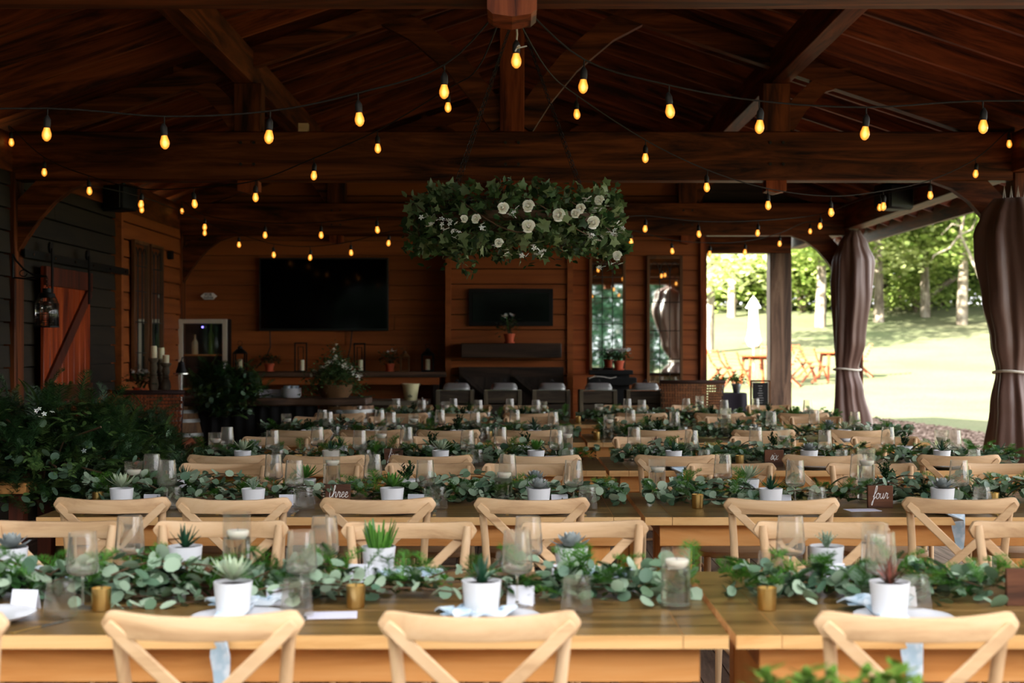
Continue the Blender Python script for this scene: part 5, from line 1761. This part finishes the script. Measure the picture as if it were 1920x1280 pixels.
for px, py in FP:
    c = P(px, py, WD) - wc; xx = max(-.57, min(.57, c.x)); y = -math.sqrt(max(.03, (RW + .18) ** 2 - xx * xx))
    c = P(px, py, WD + y) - wc
    g = MB(); flower_head(g, c, .016, 4, 0, rnd); V = g.V; g.build('white_blossom', 'petal_white', t)
apx = Vector((0, 0, 3.42 - wc.z))
for k, a in enumerate((PI * .82, PI * 1.2, PI * 1.8, PI * .12)):
    g = MB(); s0 = Vector((RW * math.cos(a), RW * math.sin(a), .05)); e = apx; L = (e - s0).length; m_ = int(L / .028)
    dr_ = (e - s0).normalized(); u = dr_.orthogonal().normalized(); w = dr_.cross(u)
    for i in range(m_):
        c = s0 + dr_ * (i + .5) * L / m_; sd = u if i % 2 else w
        g.tube([c + dr_ * .018 * math.cos(b_) + sd * .008 * math.sin(b_) for b_ in [j * PI / 4 for j in range(9)]], .0017, 4, caps=False)
    g.build('chain', 'iron', t)
g = MB(); g.tube([apx, (0, 0, RZ - .12 - wc.z)], .006, 6); g.build('hanging_rod', 'iron', t)


# ------------------------------------------------------------------ string lights
m, nt, b = base('bulb_glow', (255, 170, 80), 0.2)
lw = N(nt, 'ShaderNodeLayerWeight'); lw.inputs[0].default_value = .35
col = ramp(nt, lw.outputs['Facing'], [(0.0, (1.0, .52, .14, 1)), (.10, (.9, .27, .03, 1)), (.35, (.42, .12, .010, 1)), (.85, (.20, .06, .004, 1))])
nt.links.new(col, b.inputs['Emission Color']); b.inputs['Emission Strength'].default_value = .36
m.cycles.emission_sampling = 'NONE'
_bulb = MB(); _bulb.lathe([(.0, -.068), (.008, -.066), (.018, -.056), (.0225, -.042), (.022, -.030), (.016, -.012), (.0125, 0), (.0, 0)], 20)
_sock = MB(); _sock.lathe([(.0, -.004), (.015, -.004), (.017, .012), (.0165, .035), (.010, .048), (.005, .055), (.0, .056)], 14)
BULB = []


def string_light(label, bulbs, before, after, grp='strings of warm bulbs'):
    """bulbs: (px, py of bulb centre, distance); before / after: world points where the cord goes on"""
    t = thing('string_light', label, 'string lights', (0, 0, 0), 0, grp)
    hang = []
    for px, py, d in bulbs:
        c = P(px, py, d); hang.append((c, c + Vector((rr.uniform(-.006, .006), 0, .118))))
    pts = [Vector(p) for p in before] + [h for _, h in hang] + [Vector(p) for p in after]
    g = MB(); sm_ = []
    q = [pts[0] * 2 - pts[1]] + pts + [pts[-1] * 2 - pts[-2]]
    for i in range(1, len(q) - 2):
        for k in range(5):
            u = k / 5
            sm_.append(.5 * ((2 * q[i]) + (q[i + 1] - q[i - 1]) * u + (2 * q[i - 1] - 5 * q[i] + 4 * q[i + 1] - q[i + 2]) * u * u + (3 * q[i] - q[i - 1] - 3 * q[i + 1] + q[i + 2]) * u ** 3))
    sm_.append(pts[-1]); g.tube(sm_, .0042, 6)
    for c, h in hang: g.tube([h, h.lerp(c, .3), c + Vector((0, 0, .075))], .0035, 6)
    g.build('cord', 'cord_dark', t)
    for c, h in hang:
        if not BULB:
            s = _sock.build('socket', 'socket', t); b2 = _bulb.build('bulb', 'bulb_glow', s); BULB.extend((s, b2))
        else:
            s = BULB[0].copy(); COL.objects.link(s); s.parent = t; b2 = BULB[1].copy(); COL.objects.link(b2); b2.parent = s
        s.location = c + Vector((0, 0, .030)); s.rotation_euler = (rr.uniform(-.06, .06), rr.uniform(-.1, .1), 0)
    return t


K1 = Vector((-.02, 6.2, 3.03)); K2 = Vector((0, 11.85, 3.6))
string_light('front string of bulbs, left half, from top centre to the left edge', [(833, 170, 6.45), (673, 222, 6.6), (505, 255, 6.7), (308, 265, 6.7), (88, 250, 6.7)], [K1], [(-3.3, 6.5, 2.62), (-4.18, 6.2, 2.86)])
string_light('front string of bulbs, right half, from top centre to the right edge', [(1094, 160, 6.5), (1255, 207, 6.6), (1425, 236, 6.7), (1623, 248, 6.7), (1844, 236, 6.7)], [K1 + Vector((.04, 0, 0))], [(3.3, 6.5, 2.66), (4.18, 6.2, 2.86)])
c = P(968, 112, 6.15)
t = thing('pendant_bulb', 'single warm bulb hanging on white rope below the top centre post', 'light bulb', (0, 0, 0))
g = MB(); g.tube([c + Vector((0, 0, .07)), c + Vector((.004, 0, .11)), Vector((.02, 6.15, 2.9))], .004, 6)
g.build('white_rope', 'white_rope', t)
for k in range(5):
    g = MB(); g.tube([Vector((.02, 6.1, 2.80)), Vector((.02 + rr.uniform(-.03, .05), 6.08, 2.80 + rr.uniform(-.03, .03)))], .003, 5); g.build('rope_strand', 'white_rope', t)
s = BULB[0].copy(); COL.objects.link(s); s.parent = t; s.location = c + Vector((0, 0, .03)); s.rotation_euler = (0, 0, 0); b2 = BULB[1].copy(); COL.objects.link(b2); b2.parent = s
string_light('middle string of bulbs, left half, sagging below the tie beam', [(840, 200, 9.2), (708, 277, 9.7), (589, 328, 10.0), (479, 369, 10.3), (364, 381, 10.7), (265, 382, 11.1), (167, 357, 11.4), (83, 322, 11.6), (21, 266, 11.75)], [K1, Vector((-.2, 8.2, 3.12))], [(-4.19, 11.85, 3.32)])
string_light('middle string of bulbs, right half, sagging below the tie beam', [(1081, 213, 9.2), (1210, 295, 9.7), (1325, 350, 10.0), (1440, 384, 10.3), (1558, 397, 10.7), (1657, 386, 11.1), (1744, 365, 11.4), (1830, 325, 11.6), (1892, 269, 11.75)], [K1, Vector((.2, 8.2, 3.12))], [(4.19, 11.85, 3.32)])
string_light('third string of bulbs, left half, below the rear roof', [(707, 430, 13.2), (602, 440, 13.5), (497, 440, 13.9), (384, 425, 14.4), (341, 395, 17.6)], [(0, 12.1, 2.86), P(800, 405, 12.8)], [(-4.17, 17.8, 3.1)])
string_light('third string of bulbs, right half, below the rear roof', [(1210, 428, 13.2), (1310, 438, 13.5), (1421, 436, 13.9), (1538, 397 + 26, 14.4), (1650, 388, 13.0)], [(0, 12.1, 2.86), P(1120, 405, 12.8)], [(4.17, 12.3, 3.0)])
string_light('rearmost string of bulbs, left half, before the television', [(729, 455, 15.2), (658, 473, 15.4), (582, 482, 15.6), (513, 477, 15.8), (448, 458, 16.2), (384, 436, 16.6), (266, 392, 13.5)], [P(800, 432, 15)], [(-4.17, 12.3, 3.0)])
string_light('rearmost string of bulbs, right half, before the leaded mirrors', [(1183, 452, 15.2), (1260, 470, 15.4), (1331, 475, 15.6), (1397, 472, 15.8), (1462, 456, 16.2), (1519, 433, 17.5)], [P(1120, 432, 15)], [(4.17, 17.85, 3.0)])


# ------------------------------------------------------------------ curtains
def curtain(loc, prof, label, tie_z, folds=9, seed=0, hooks=True):
    """prof: (z, centre x, half-width x, half-width y)"""
    r = random.Random(seed)
    t = thing('tied_curtain', label, 'curtain', loc, 0, 'brown curtains tied to the posts')
    g = MB(); n = 110; v = []; f = []
    zs = []
    for i in range(len(prof) - 1):
        k = max(2, int(abs(prof[i][0] - prof[i + 1][0]) / .05))
        for j in range(k): zs.append((i, j / k))
    zs.append((len(prof) - 2, 1.0))
    ph = [r.uniform(0, 6.28) for _ in range(6)]
    for (i, u) in zs:
        uu = u * u * (3 - 2 * u)
        z, cx, hx, hy = [prof[i][q] + (prof[i + 1][q] - prof[i][q]) * (u if q == 0 else uu) for q in range(4)]
        pinch = math.exp(-((z - tie_z) / .10) ** 2)
        for k in range(n):
            a = 2 * PI * k / n
            fold = .085 * math.sin(folds * a + ph[0] + .6 * math.sin(z * 1.7 + ph[1])) + .03 * math.sin((folds * 2 + 1) * a + ph[2] + z * 2) + .09 * math.sin(3 * a + z * 1.9 + ph[3]) + .05 * math.sin(2 * a - z * 3.1 + ph[4])
            fold *= 1 - .45 * pinch
            v.append((cx + hx * (1 + fold) * math.cos(a), hy * (1 + fold) * math.sin(a), z))
    m_ = len(zs)
    for i in range(m_ - 1):
        for k in range(n): a, b = i * n + k, i * n + (k + 1) % n; f.append((a, b, b + n, a + n))
    f.append(tuple(range(n - 1, -1, -1))); f.append(tuple(range((m_ - 1) * n, m_ * n)))
    g.add(v, f, 0, True); g.build('drape', 'curtain', t, sharp=80)
    c = min(prof, key=lambda p: abs(p[0] - tie_z))
    g = MB(); g.tube([(c[1] + (c[2] * 1.10 + .01) * math.cos(a), (c[3] * 1.12 + .01) * math.sin(a), tie_z + .01 * math.sin(2 * a)) for a in [2 * PI * k / 30 for k in range(31)]], .011, 8); g.build('tie_rope', 'white_rope', t)
    if hooks:
        g = MB(); top = prof[-1]
        for k in range(4):
            x = top[1] + top[2] * (-.6 + .4 * k)
            g.tube([(x - .012, 0, top[0] - .03), (x, 0, top[0] + .10), (x + .012, 0, top[0] - .03)], .006, 6)
        g.build('ring_hooks', 'white_rope', t)
    return t


def cp(d, rows):
    """rows of (pixel y, pixel left, pixel right, half depth) into a profile about x=0 at distance d"""
    o = []
    for y, l, r_, hy in rows:
        a = P(l, y, d); b = P(r_, y, d); o.append((a.z, (a.x + b.x) / 2, (b.x - a.x) / 2, hy))
    return sorted(o)


curtain((0, 17.7, 0), [(.03, 4.44, .30, .26)] + cp(17.7, [(795, 1563, 1632, .24), (730, 1566, 1618, .20), (695, 1567, 1610, .13), (640, 1566, 1622, .2), (540, 1566, 1634, .24), (490, 1568, 1637, .22), (455, 1576, 1624, .16), (432, 1590, 1612, .08)]),
        'brown curtain tied back at the far right post', P(0, 692, 17.7).z, 7, 1)
curtain((0, 11.7, 0), [(.03, 4.20, .34, .30)] + cp(11.7, [(860, 1848, 1960, .28), (760, 1862, 1945, .22), (697, 1870, 1935, .15), (640, 1861, 1945, .2), (560, 1846, 1955, .24), (480, 1836, 1965, .26), (440, 1836, 1960, .24), (400, 1850, 1950, .18), (372, 1870, 1935, .1)]),
        'brown curtain tied back at the right frame edge', P(0, 697, 11.7).z, 7, 2)
curtain((0, 3.2, 0), [(.03, 3.80, .42, .34), (.9, 3.80, .30, .26), (1.15, 3.85, .17, .15), (1.5, 3.78, .30, .24), (2.3, 3.72, .46, .30), (2.75, 3.75, .38, .2), (2.93, 3.85, .2, .1)], 'brown curtain beside the viewer, seen only in the mirror', 1.15, 9, 3)


# ------------------------------------------------------------------ planting at the left
def shrub(px, py, d, rx, ry, rz_, n, label, z0=None, name='leafy_shrub', fern=.5, seed=1, droop=.0, flowers=0, drop=0):
    global NR
    NR = np.random.default_rng(seed)
    c = P(px, py, d); t = thing(name, label, 'plant', (c.x, d, 0), 0, 'greenery mounds at the left')
    g = MB()
    u = NR.normal(0, 1, (n, 3)); u /= np.linalg.norm(u, axis=1)[:, None]; u *= (NR.random(n) ** .45)[:, None]
    pos = u * np.array([rx, ry, rz_]) + np.array([0, 0, c.z])
    pos[:, 2] = np.maximum(pos[:, 2], .05)
    k = int(n * .5)
    g.scatter(*OVAL, xf(rotmats(k, (-1.2, .8)), pos[:k], NR.uniform(.022, .05, k)), 0, True)
    k2 = int(n * (.5 + fern * .3)); g.scatter(*FROND, xf(rotmats(k2 - k, (-1.4, .5), roll=False), pos[k:k2], NR.uniform(.12, .24, k2 - k)), 1)
    k3 = k2 + int(n * .12); g.scatter(*FERN, xf(rotmats(k3 - k2, (-1.2, .4), roll=False), pos[k2:k3], NR.uniform(.12, .22, k3 - k2)), 0)
    k4 = min(n, k3 + int(n * .08)); g.scatter(*ROUND, xf(rotmats(k4 - k3, (.3, 1.5)), pos[k3:k4], NR.uniform(.018, .032, k4 - k3)), 2, True)
    g.build('foliage', ['bush_leaf', 'deep_leaf', 'euc_dark'], t)
    g = MB(); r = random.Random(seed)
    for _ in range(16):
        e = Vector((r.uniform(-.8, .8) * rx, r.uniform(-.8, .8) * ry, c.z + r.uniform(-.3, .8) * rz_))
        g.tube([(0, 0, max(.05, c.z - rz_ * .9)), (e.x * .4, e.y * .4, (c.z + e.z) / 2), e], .006, 5)
    if True: g.tube([(0, 0, 0.0 if not z0 else z0), (0, 0, c.z)], .02, 8)
    g.build('stems', 'vine', t)
    if flowers:
        g = MB()
        for _ in range(flowers): flower_head(g, (r.uniform(-.7, .7) * rx, -ry * r.uniform(.5, .9), c.z + r.uniform(-.4, .8) * rz_), .02, 5, 0, r)
        g.build('white_blossoms', 'petal_white', t)
    return t


shrub(75, 850, 8.1, .55, .38, .33, 2100, 'wide dark green bush at the left edge, spilling over a wooden table', z0=.77, seed=31, flowers=1)
shrub(170, 880, 8.3, .34, .3, .30, 1300, 'feathery green mound right of the left edge bush', z0=.0, seed=32, flowers=3)
shrub(222, 838, 9.3, .40, .3, .21, 1300, 'green mound with white flowers below the wire birdcage', seed=33, flowers=3)
shrub(278, 884, 9.9, .30, .3, .27, 1200, 'dark leafy mound before the barrel and the wicker chair', seed=34)
shrub(330, 900, 8.6, .16, .2, .20, 300, 'low leafy clump at the left end of the third table row', seed=35)
shrub(425, 735, 14.0, .38, .18, .25, 1500, 'dark greenery hanging over the left part of the bar', z0=bz, name='trailing_greenery', seed=36)
potted_flower(262, 690, 735, 14.1, 'small pot of white flowers at the left end of the bar', .06, .10, 4, 14, .14, z0=bz)
for k, (px, py, d_) in enumerate(((222, 862, 9.0),)):
    g = MB(); g.lathe([(.0, 0), (.08, 0), (.12, .16), (.13, .16), (.13, .19), (.11, .19), (.0, .17)], 26); o = g.build('terracotta_pot', 'terracotta', loc=P(px, py, 9.0)); o.location.z = .62
    tag(o, 'terracotta pot half hidden in the greenery at left', 'pot')
    g = MB(); g.box(-.2, .2, -.2, .2, 0, .62); o = g.build('planter_plinth', 'darkwood', loc=(o.location.x, 9.0, 0)); tag(o, 'dark plinth hidden below the greenery at left', 'plinth')
# wooden side table at the left edge
t = thing('side_table', 'orange-brown wooden table corner at the left edge under the bush', 'table', (-3.3, 7.9, 0))
g = MB(); g.box(-.6, .60, 0, .6, .70, .76); g.build('tabletop', 'table_apron', t, bevel=.004)
for x in (-.55, .53):
    for y in (.04, .52): g = MB(); g.box(x - .04, x + .04, y, y + .08, 0, .70); g.build('leg', 'door_frame', t)
t = thing('wicker_basket', 'dark woven basket on the floor beside the left table', 'basket', (-2.45, 8.7, 0))
g = MB(); g.lathe([(.0, 0), (.26, 0), (.33, .2), (.34, .42), (.31, .42), (.29, .2), (.24, .03), (.0, .03)], 40, mod=lambda a, z: 1 + .025 * math.sin(a * 20 + z * 120)); g.build('woven_body', 'basket', t)
# birdcage
t = thing('wire_birdcage', 'small domed copper wire birdcage in the greenery at left', 'birdcage', P(206, 795, 10.6))
hb = P(0, 757, 10.6).z - P(0, 795, 10.6).z; hd = P(0, 737, 10.6).z - P(0, 757, 10.6).z; rb_ = .095
g = MB()
for k in range(14):
    a = 2 * PI * k / 14; c, s = math.cos(a), math.sin(a)
    g.tube([(rb_ * c, rb_ * s, 0), (rb_ * c, rb_ * s, hb)] + [(rb_ * c * math.cos(q), rb_ * s * math.cos(q), hb + hd * math.sin(q)) for q in (.3, .6, .9, 1.2, 1.5)], .0022, 5)
g.build('bars', 'copper_wire', t)
g = MB()
for z in (0, hb * .5, hb): g.tube([(rb_ * math.cos(a), rb_ * math.sin(a), z) for a in [2 * PI * k / 24 for k in range(25)]], .003, 5)
g.build('hoops', 'copper_wire', t)
g = MB(); g.lathe([(.0, 0), (.014, .006), (.018, .018), (.012, .03), (.0, .034)], 12, M=Matrix.Translation((0, 0, hb + hd - .004))); g.build('finial', 'copper_wire', t)
g = MB(); g.tube([(0, 0, 0), (0, 0, .05 - P(206, 795, 10.6).z)], .012, 8); g.lathe([(.0, .05 - P(206, 795, 10.6).z), (.15, .05 - P(206, 795, 10.6).z), (.15, -P(206, 795, 10.6).z), (.0, -P(206, 795, 10.6).z)], 20); g.build('stand', 'iron', t)


# ------------------------------------------------------------------ outdoors
def gz(y):
    t_ = max(0, y - 18)
    z = -.12 - .0123 * t_ + .001531 * t_ * t_
    if y > 70: z = -.12 - .0123 * 52 + .001531 * 52 * 52 + (y - 70) * .03
    return z


g = MB(); v = []; f = []
xs = list(np.linspace(-90, 110, 41)); ys = list(np.linspace(-80, 18, 12)) + list(np.linspace(20, 70, 40)) + list(np.linspace(75, 170, 12))
for y in ys:
    for x in xs: v.append((x, y, gz(y)))
nx = len(xs)
for j in range(len(ys) - 1):
    for i in range(nx - 1): a = j * nx + i; f.append((a, a + 1, a + 1 + nx, a + nx))
g.add(v, f, 0, True); o = g.build('lawn', 'lawn'); struct(o)
# mulch strip along the right side
NR = np.random.default_rng(9)
g = MB(); v = []; f = []; ys = np.linspace(2, 32, 60)
def mo(y): return 8.55 + .12 * math.sin(y * .8) - max(0, y - 26) ** 2 * .045
for y in ys: v += [(4.0, y, gz(y) + .02), (max(4.1, mo(y)), y, gz(y) + .02)]
for i in range(len(ys) - 1): f.append((i * 2, i * 2 + 1, i * 2 + 3, i * 2 + 2))
g.add(v, f)
n = 24000; y = NR.uniform(14, 32, n); x = 4.3 + NR.random(n) * np.array([max(.1, mo(q) - 4.3) for q in y]); z = np.array([gz(q) for q in y]) + NR.uniform(.02, .045, n)
CH = ([(-1, -.35, -.1), (1, -.35, -.1), (1, .35, -.1), (-1, .35, -.1), (-1, -.35, .1), (1, -.35, .1), (1, .35, .1), (-1, .35, .1)], [(0, 3, 2, 1), (4, 5, 6, 7), (0, 1, 5, 4), (1, 2, 6, 5), (2, 3, 7, 6), (3, 0, 4, 7)])
g.scatter(*CH, xf(rotmats(n, (0, .5)), np.stack([x, y, z], 1), NR.uniform(.025, .055, n)))
tag(g.build('bark_mulch', 'mulch'), 'strip of pale bark mulch between the deck and lawn', 'mulch', None, 'stuff')


# patio furniture
def make_folding_chair():
    t = thing('folding_chair', '', 'chair')
    def leg(pts, nm='leg'):
        k = MB(); k.ribbon(pts, .045, .03, (1, 0, 0)); k.build(nm, 'patio_wood', t)
    for s in (-1, 1):
        x = s * .22
        leg([(x, .28, 0), (x, .05, .42), (x, -.14, .62), (x, -.26, .90)])       # front foot up to the back rest
        leg([(x * .86, -.30, 0), (x * .86, .18, .44)])
    k = MB()
    for z in (.56, .64, .72, .80, .87):
        y = -.10 - (z - .56) * .52
        k.box(-.21, .21, y - .008, y + .008, z - .018, z + .018)
    k.build('back_slats', 'patio_wood', t)
    k = MB()
    for i in range(6): k.box(-.21, .21, -.16 + i * .07, -.105 + i * .07, .43, .45)
    k.build('seat', 'patio_wood', t)
    return t


def make_patio_table():
    t = thing('patio_table', '', 'table'); H = .74
    k = MB()
    for i in range(14):
        y = -.5 + i / 14; w = math.sqrt(max(.05, .52 ** 2 - max(abs(y), abs(y + 1 / 14)) ** 2))
        k.box(-w, w, y, y + 1 / 14 - .008, H - .03, H)
    k.build('tabletop', 'patio_wood', t)
    for a in range(4):
        c, s = math.cos(a * PI / 2 + PI / 4), math.sin(a * PI / 2 + PI / 4)
        k = MB(); k.bar((c * .42, s * .42, 0), (c * .34, s * .34, H - .03), .06, .06, (0, 1, 0)); k.build('leg', 'patio_wood', t)
    k = MB(); k.box(-.34, .34, -.03, .03, H - .11, H - .03); k.box(-.03, .03, -.34, .34, H - .11, H - .03); k.build('apron', 'patio_wood', t)
    return t


for px, d_, lb, sc in ((1418, 40.5, 'orange patio table with umbrella on the lawn', 1.15), (1563, 42.5, 'orange patio table on the lawn, partly behind the curtain', 1.1)):
    place('ptable', make_patio_table, (P(px, 0, d_).x, d_, gz(d_)), .2, lb, 'orange patio tables', sc)
for k, (px, d_, rz, lb) in enumerate(((1350, 40.6, -1.1, 'orange folding chair nearest the boarded wall on the lawn'), (1382, 39.6, -.9, 'orange folding chair left of the umbrella table, nearer one'), (1478, 40.0, 1.2, 'pinkish folding chair just right of the grey post'),
                                      (1506, 42.8, -1.3, 'orange folding chair left of the right patio table, farther one'), (1528, 41.2, -1.0, 'orange folding chair left of the right patio table, nearer one'), (1615, 43.2, 1.2, 'orange folding chair right of the tied curtain'), (1440, 42.4, 2.8, 'folding chair mostly hidden behind the grey post'))):
    place('fchair', make_folding_chair, (P(px, 0, d_).x, d_, gz(d_)), rz, lb, 'orange folding chairs on the lawn', 1.12)
t = thing('closed_umbrella', 'closed white patio umbrella standing through the patio table', 'umbrella', (P(1413, 0, 40.5).x, 40.5, gz(40.5)))
zb = P(0, 652, 40.5).z - gz(40.5); zt_ = P(0, 556, 40.5).z - gz(40.5)
g = MB(); g.tube([(0, 0, 0), (0, 0, zt_ + .03)], .024, 10); g.build('pole', 'steel_brushed', t)
g = MB(); g.lathe([(.0, zt_), (.06, zt_ - .06), (.17, zt_ - .28), (.19, zt_ - .32), (.11, zt_ - .33), (.11, zt_ - .6), (.13, zt_ - .9), (.16, zb + .35), (.20, zb + .22), (.13, zb + .06), (.03, zb)], 48, mod=lambda a, z: 1 + .16 * math.sin(a * 8 + z * .8)); g.build('canopy', 'umbrella_white', t, sharp=80)
g = MB(); g.lathe([(.0, 0), (.25, 0), (.25, .06), (.0, .08)], 24); g.build('base', 'steel_brushed', t)


# trees
def tree_mesh(kind, seed):
    r = random.Random(seed); nr = np.random.default_rng(seed)
    global NR
    NR = nr
    H = 15 if kind != 'bush' else 3.2
    g = MB()
    if kind != 'bush':
        g.tube([(0, 0, -.3), (.1, 0, 2.5), (.0, .1, 6), (.2, 0, 10), (.1, 0, 14)], [.24, .18, .15, .1, .04], 12)
        for k in range(12):
            z = r.uniform(3.2, 12); a = r.uniform(0, 6.28); L = r.uniform(1.5, 3.4)
            g.tube([(0, 0, z), (L * .5 * math.cos(a), L * .5 * math.sin(a), z + .5), (L * math.cos(a), L * math.sin(a), z + r.uniform(.2, 1.2))], [.09, .06, .02], 6)
    else:
        for k in range(6):
            a = k; g.tube([(0, 0, -.1), (.5 * math.cos(a), .5 * math.sin(a), 1.8)], [.06, .03], 6)
    f_ = MB()
    ncl = {'bush': 26, 'conifer': 190}.get(kind, 105); per = 85
    for k in range(ncl):
        if kind == 'bush':
            a = r.uniform(0, 6.28); q = r.uniform(0, 1.5); c = np.array([q * math.cos(a), q * math.sin(a), r.uniform(.3, 2.6)]); s = .5
        elif kind == 'conifer':
            z = r.uniform(.3, 14.5); q = (15 - z) * .27 * r.uniform(.5, 1); a = r.uniform(0, 6.28); c = np.array([q * math.cos(a), q * math.sin(a), z]); s = .55
        else:
            z = r.uniform(2.6, 15); w = 3.3 * math.sin(PI * min(1, max(.12, (z - 1.2) / 15))) ** .6
            a = r.uniform(0, 6.28); q = w * math.sqrt(r.random()); c = np.array([q * math.cos(a), q * math.sin(a), z]); s = .62
        pos = nr.normal(0, s, (per, 3)) * np.array([1, 1, .55]) + c
        f_.scatter(*QUAD, xf(rotmats(per, (-.9, .9)), pos, nr.uniform(.13, .27, per) * (.8 if kind == 'bush' else 1)), 0)
    return g, f_


def make_tree(kind, seed, leaf, bark):
    def f():
        t = thing('leafy_tree' if kind != 'bush' else 'leafy_bush', '', 'tree' if kind != 'bush' else 'bush')
        g, l = tree_mesh(kind, seed)
        g.build('trunk', bark, t); l.build('foliage', leaf, t)
        return t
    return f


VAR = [('tree_leaf', 'bark'), ('tree_leaf_pale', 'bark'), ('tree_leaf_dark', 'bark_dark')]
trees = [(1326, 52, 1, 1.0, 'pale-barked tree at the edge of the boarded wall'), (1372, 66, 0, .9, 'bright green tree behind the closed umbrella'), (1420, 74, 2, 1.0, 'green tree directly behind the grey post'),
         (1470, 70, 1, 1.0, 'pale green tree seen under the curved brace, left'), (1538, 62, 0, 1.05, 'tree with thick grey trunk left of the tied curtain'), (1590, 76, 2, 1.0, 'dark tree hidden mostly by the tied curtain'),
         (1648, 64, 1, 1.05, 'tree with slim pale trunk right of the tied curtain'), (1690, 74, 2, 1.0, 'dark tree in the middle of the right opening'), (1735, 66, 0, 1.0, 'bright tree right of centre in the large opening'),
         (1772, 76, 1, 1.1, 'pale sunlit tree farther back in the large opening'), (1803, 63, 0, 1.1, 'tree with thick pale trunk near the right curtain'), (1860, 72, 2, 1.0, 'tree mostly hidden by the right curtain')]
for k, (px, d_, vi, sc, lb) in enumerate(trees):
    place('tree%d' % vi, make_tree('tree', 40 + vi, *VAR[vi]), (P(px, 0, d_).x, d_, gz(d_)), k * 1.3, lb, 'trees at the edge of the lawn', sc)
for k in range(16):
    d_ = 80 + (k % 3) * 6; x = 5 + k * 2.5
    place('tree%d' % (2 if k % 2 else 0), None, (x, d_, gz(d_)), k * 2.1, 'green tree in the dense wood far behind the lawn', 'trees in the wood behind', 1.15)
for k in range(12):
    d_ = 68 + (k % 4) * 2.2; x = 8.5 + k * 1.35
    place('bush%d' % (k % 2), make_tree('bush', 60 + k % 2, ['tree_leaf', 'tree_leaf_dark'][k % 2], 'bark_dark'), (x, d_, gz(d_)), k * 1.7, f'leafy undergrowth bush, {["first", "second", "third", "fourth", "fifth", "sixth", "seventh", "eighth", "ninth", "tenth", "eleventh", "twelfth"][k]} from left at the wood edge', 'undergrowth at the wood edge', 1.0 if k > 4 else 1.35)
for k in range(16):
    d_ = 88 + (k % 3) * 4; x = 8 + k * 1.9
    place('bush%d' % (k % 2), None, (x, d_, gz(d_) - .2), k * 1.3, 'dark thicket deep in the wood behind the lawn', 'thickets deep in the wood', 2.0)
for k, (x, y) in enumerate(((-8, 66), (-2, 72), (28, 66), (33, 72), (38, 60), (30, 50))):
    place('tree%d' % (k % 3), None, (x, y, gz(y)), k * 1.1, f'green tree beside the wood, outside the picture, {ORD[k]} from left', 'trees in the wood behind', 1.1)
# leaning bare trunk and dead branch
g = MB(); g.tube([P(1722, 570, 68), P(1752, 545, 68), P(1792, 520, 68)], [.22, .18, .12], 10); tag(g.build('fallen_trunk', 'bark'), 'bare trunk leaning among the trees in the right opening', 'log')
g = MB(); pts = [(1838, 520), (1815, 470), (1800, 440), (1808, 405), (1795, 392)]
g.tube([P(x, y, 60) for x, y in pts], [.09, .07, .06, .04, .015], 8); g.tube([P(1800, 440, 60), P(1780, 465, 60), P(1752, 478, 60), P(1745, 490, 60)], [.05, .04, .03, .01], 8); g.tube([P(1806, 425, 60), P(1785, 420, 60), P(1765, 440, 60)], [.04, .03, .01], 8); g.tube([P(1800, 440, 60), P(1822, 430, 60), P(1830, 410, 60)], [.04, .03, .01], 8)
tag(g.build('bare_branch', 'bark'), 'forked bare pale branch before the trees at upper right', 'branch')
# conifers behind the viewer (seen in mirrors); unseen hedge added to block low sun
for k in range(26):
    x = -16 + (k % 13) * 3.1 + (1.5 if k > 12 else 0); y = -22 - (6 if k > 12 else 0) + 1.5 * math.sin(k * 2.3)
    place('conifer', make_tree('conifer', 71, 'conifer', 'bark_dark'), (x, y, gz(y)), k * 1.9, 'dark green conifer behind the viewer, reflected in the leaded mirrors', 'conifers behind the viewer', .70)
g = MB(); g.box(-7.4, -6.6, -16, 1.5, -.1, 6.6); NR = np.random.default_rng(3)
n = 16000; pos = np.stack([NR.uniform(-7.6, -6.4, n), NR.uniform(-16.1, 1.6, n), NR.uniform(-.05, 6.75, n)], 1); side = NR.random(n) < .8
pos[side, 0] = np.where(NR.random(side.sum()) < .7, -6.55, -7.45) + NR.normal(0, .05, side.sum())
g.scatter(*QUAD, xf(rotmats(n, (-1.2, 1.2)), pos, NR.uniform(.08, .16, n)))
tag(g.build('sun_block_hedge', 'conifer'), 'tall unseen hedge added behind the viewer on the left to block low sun', 'hedge')
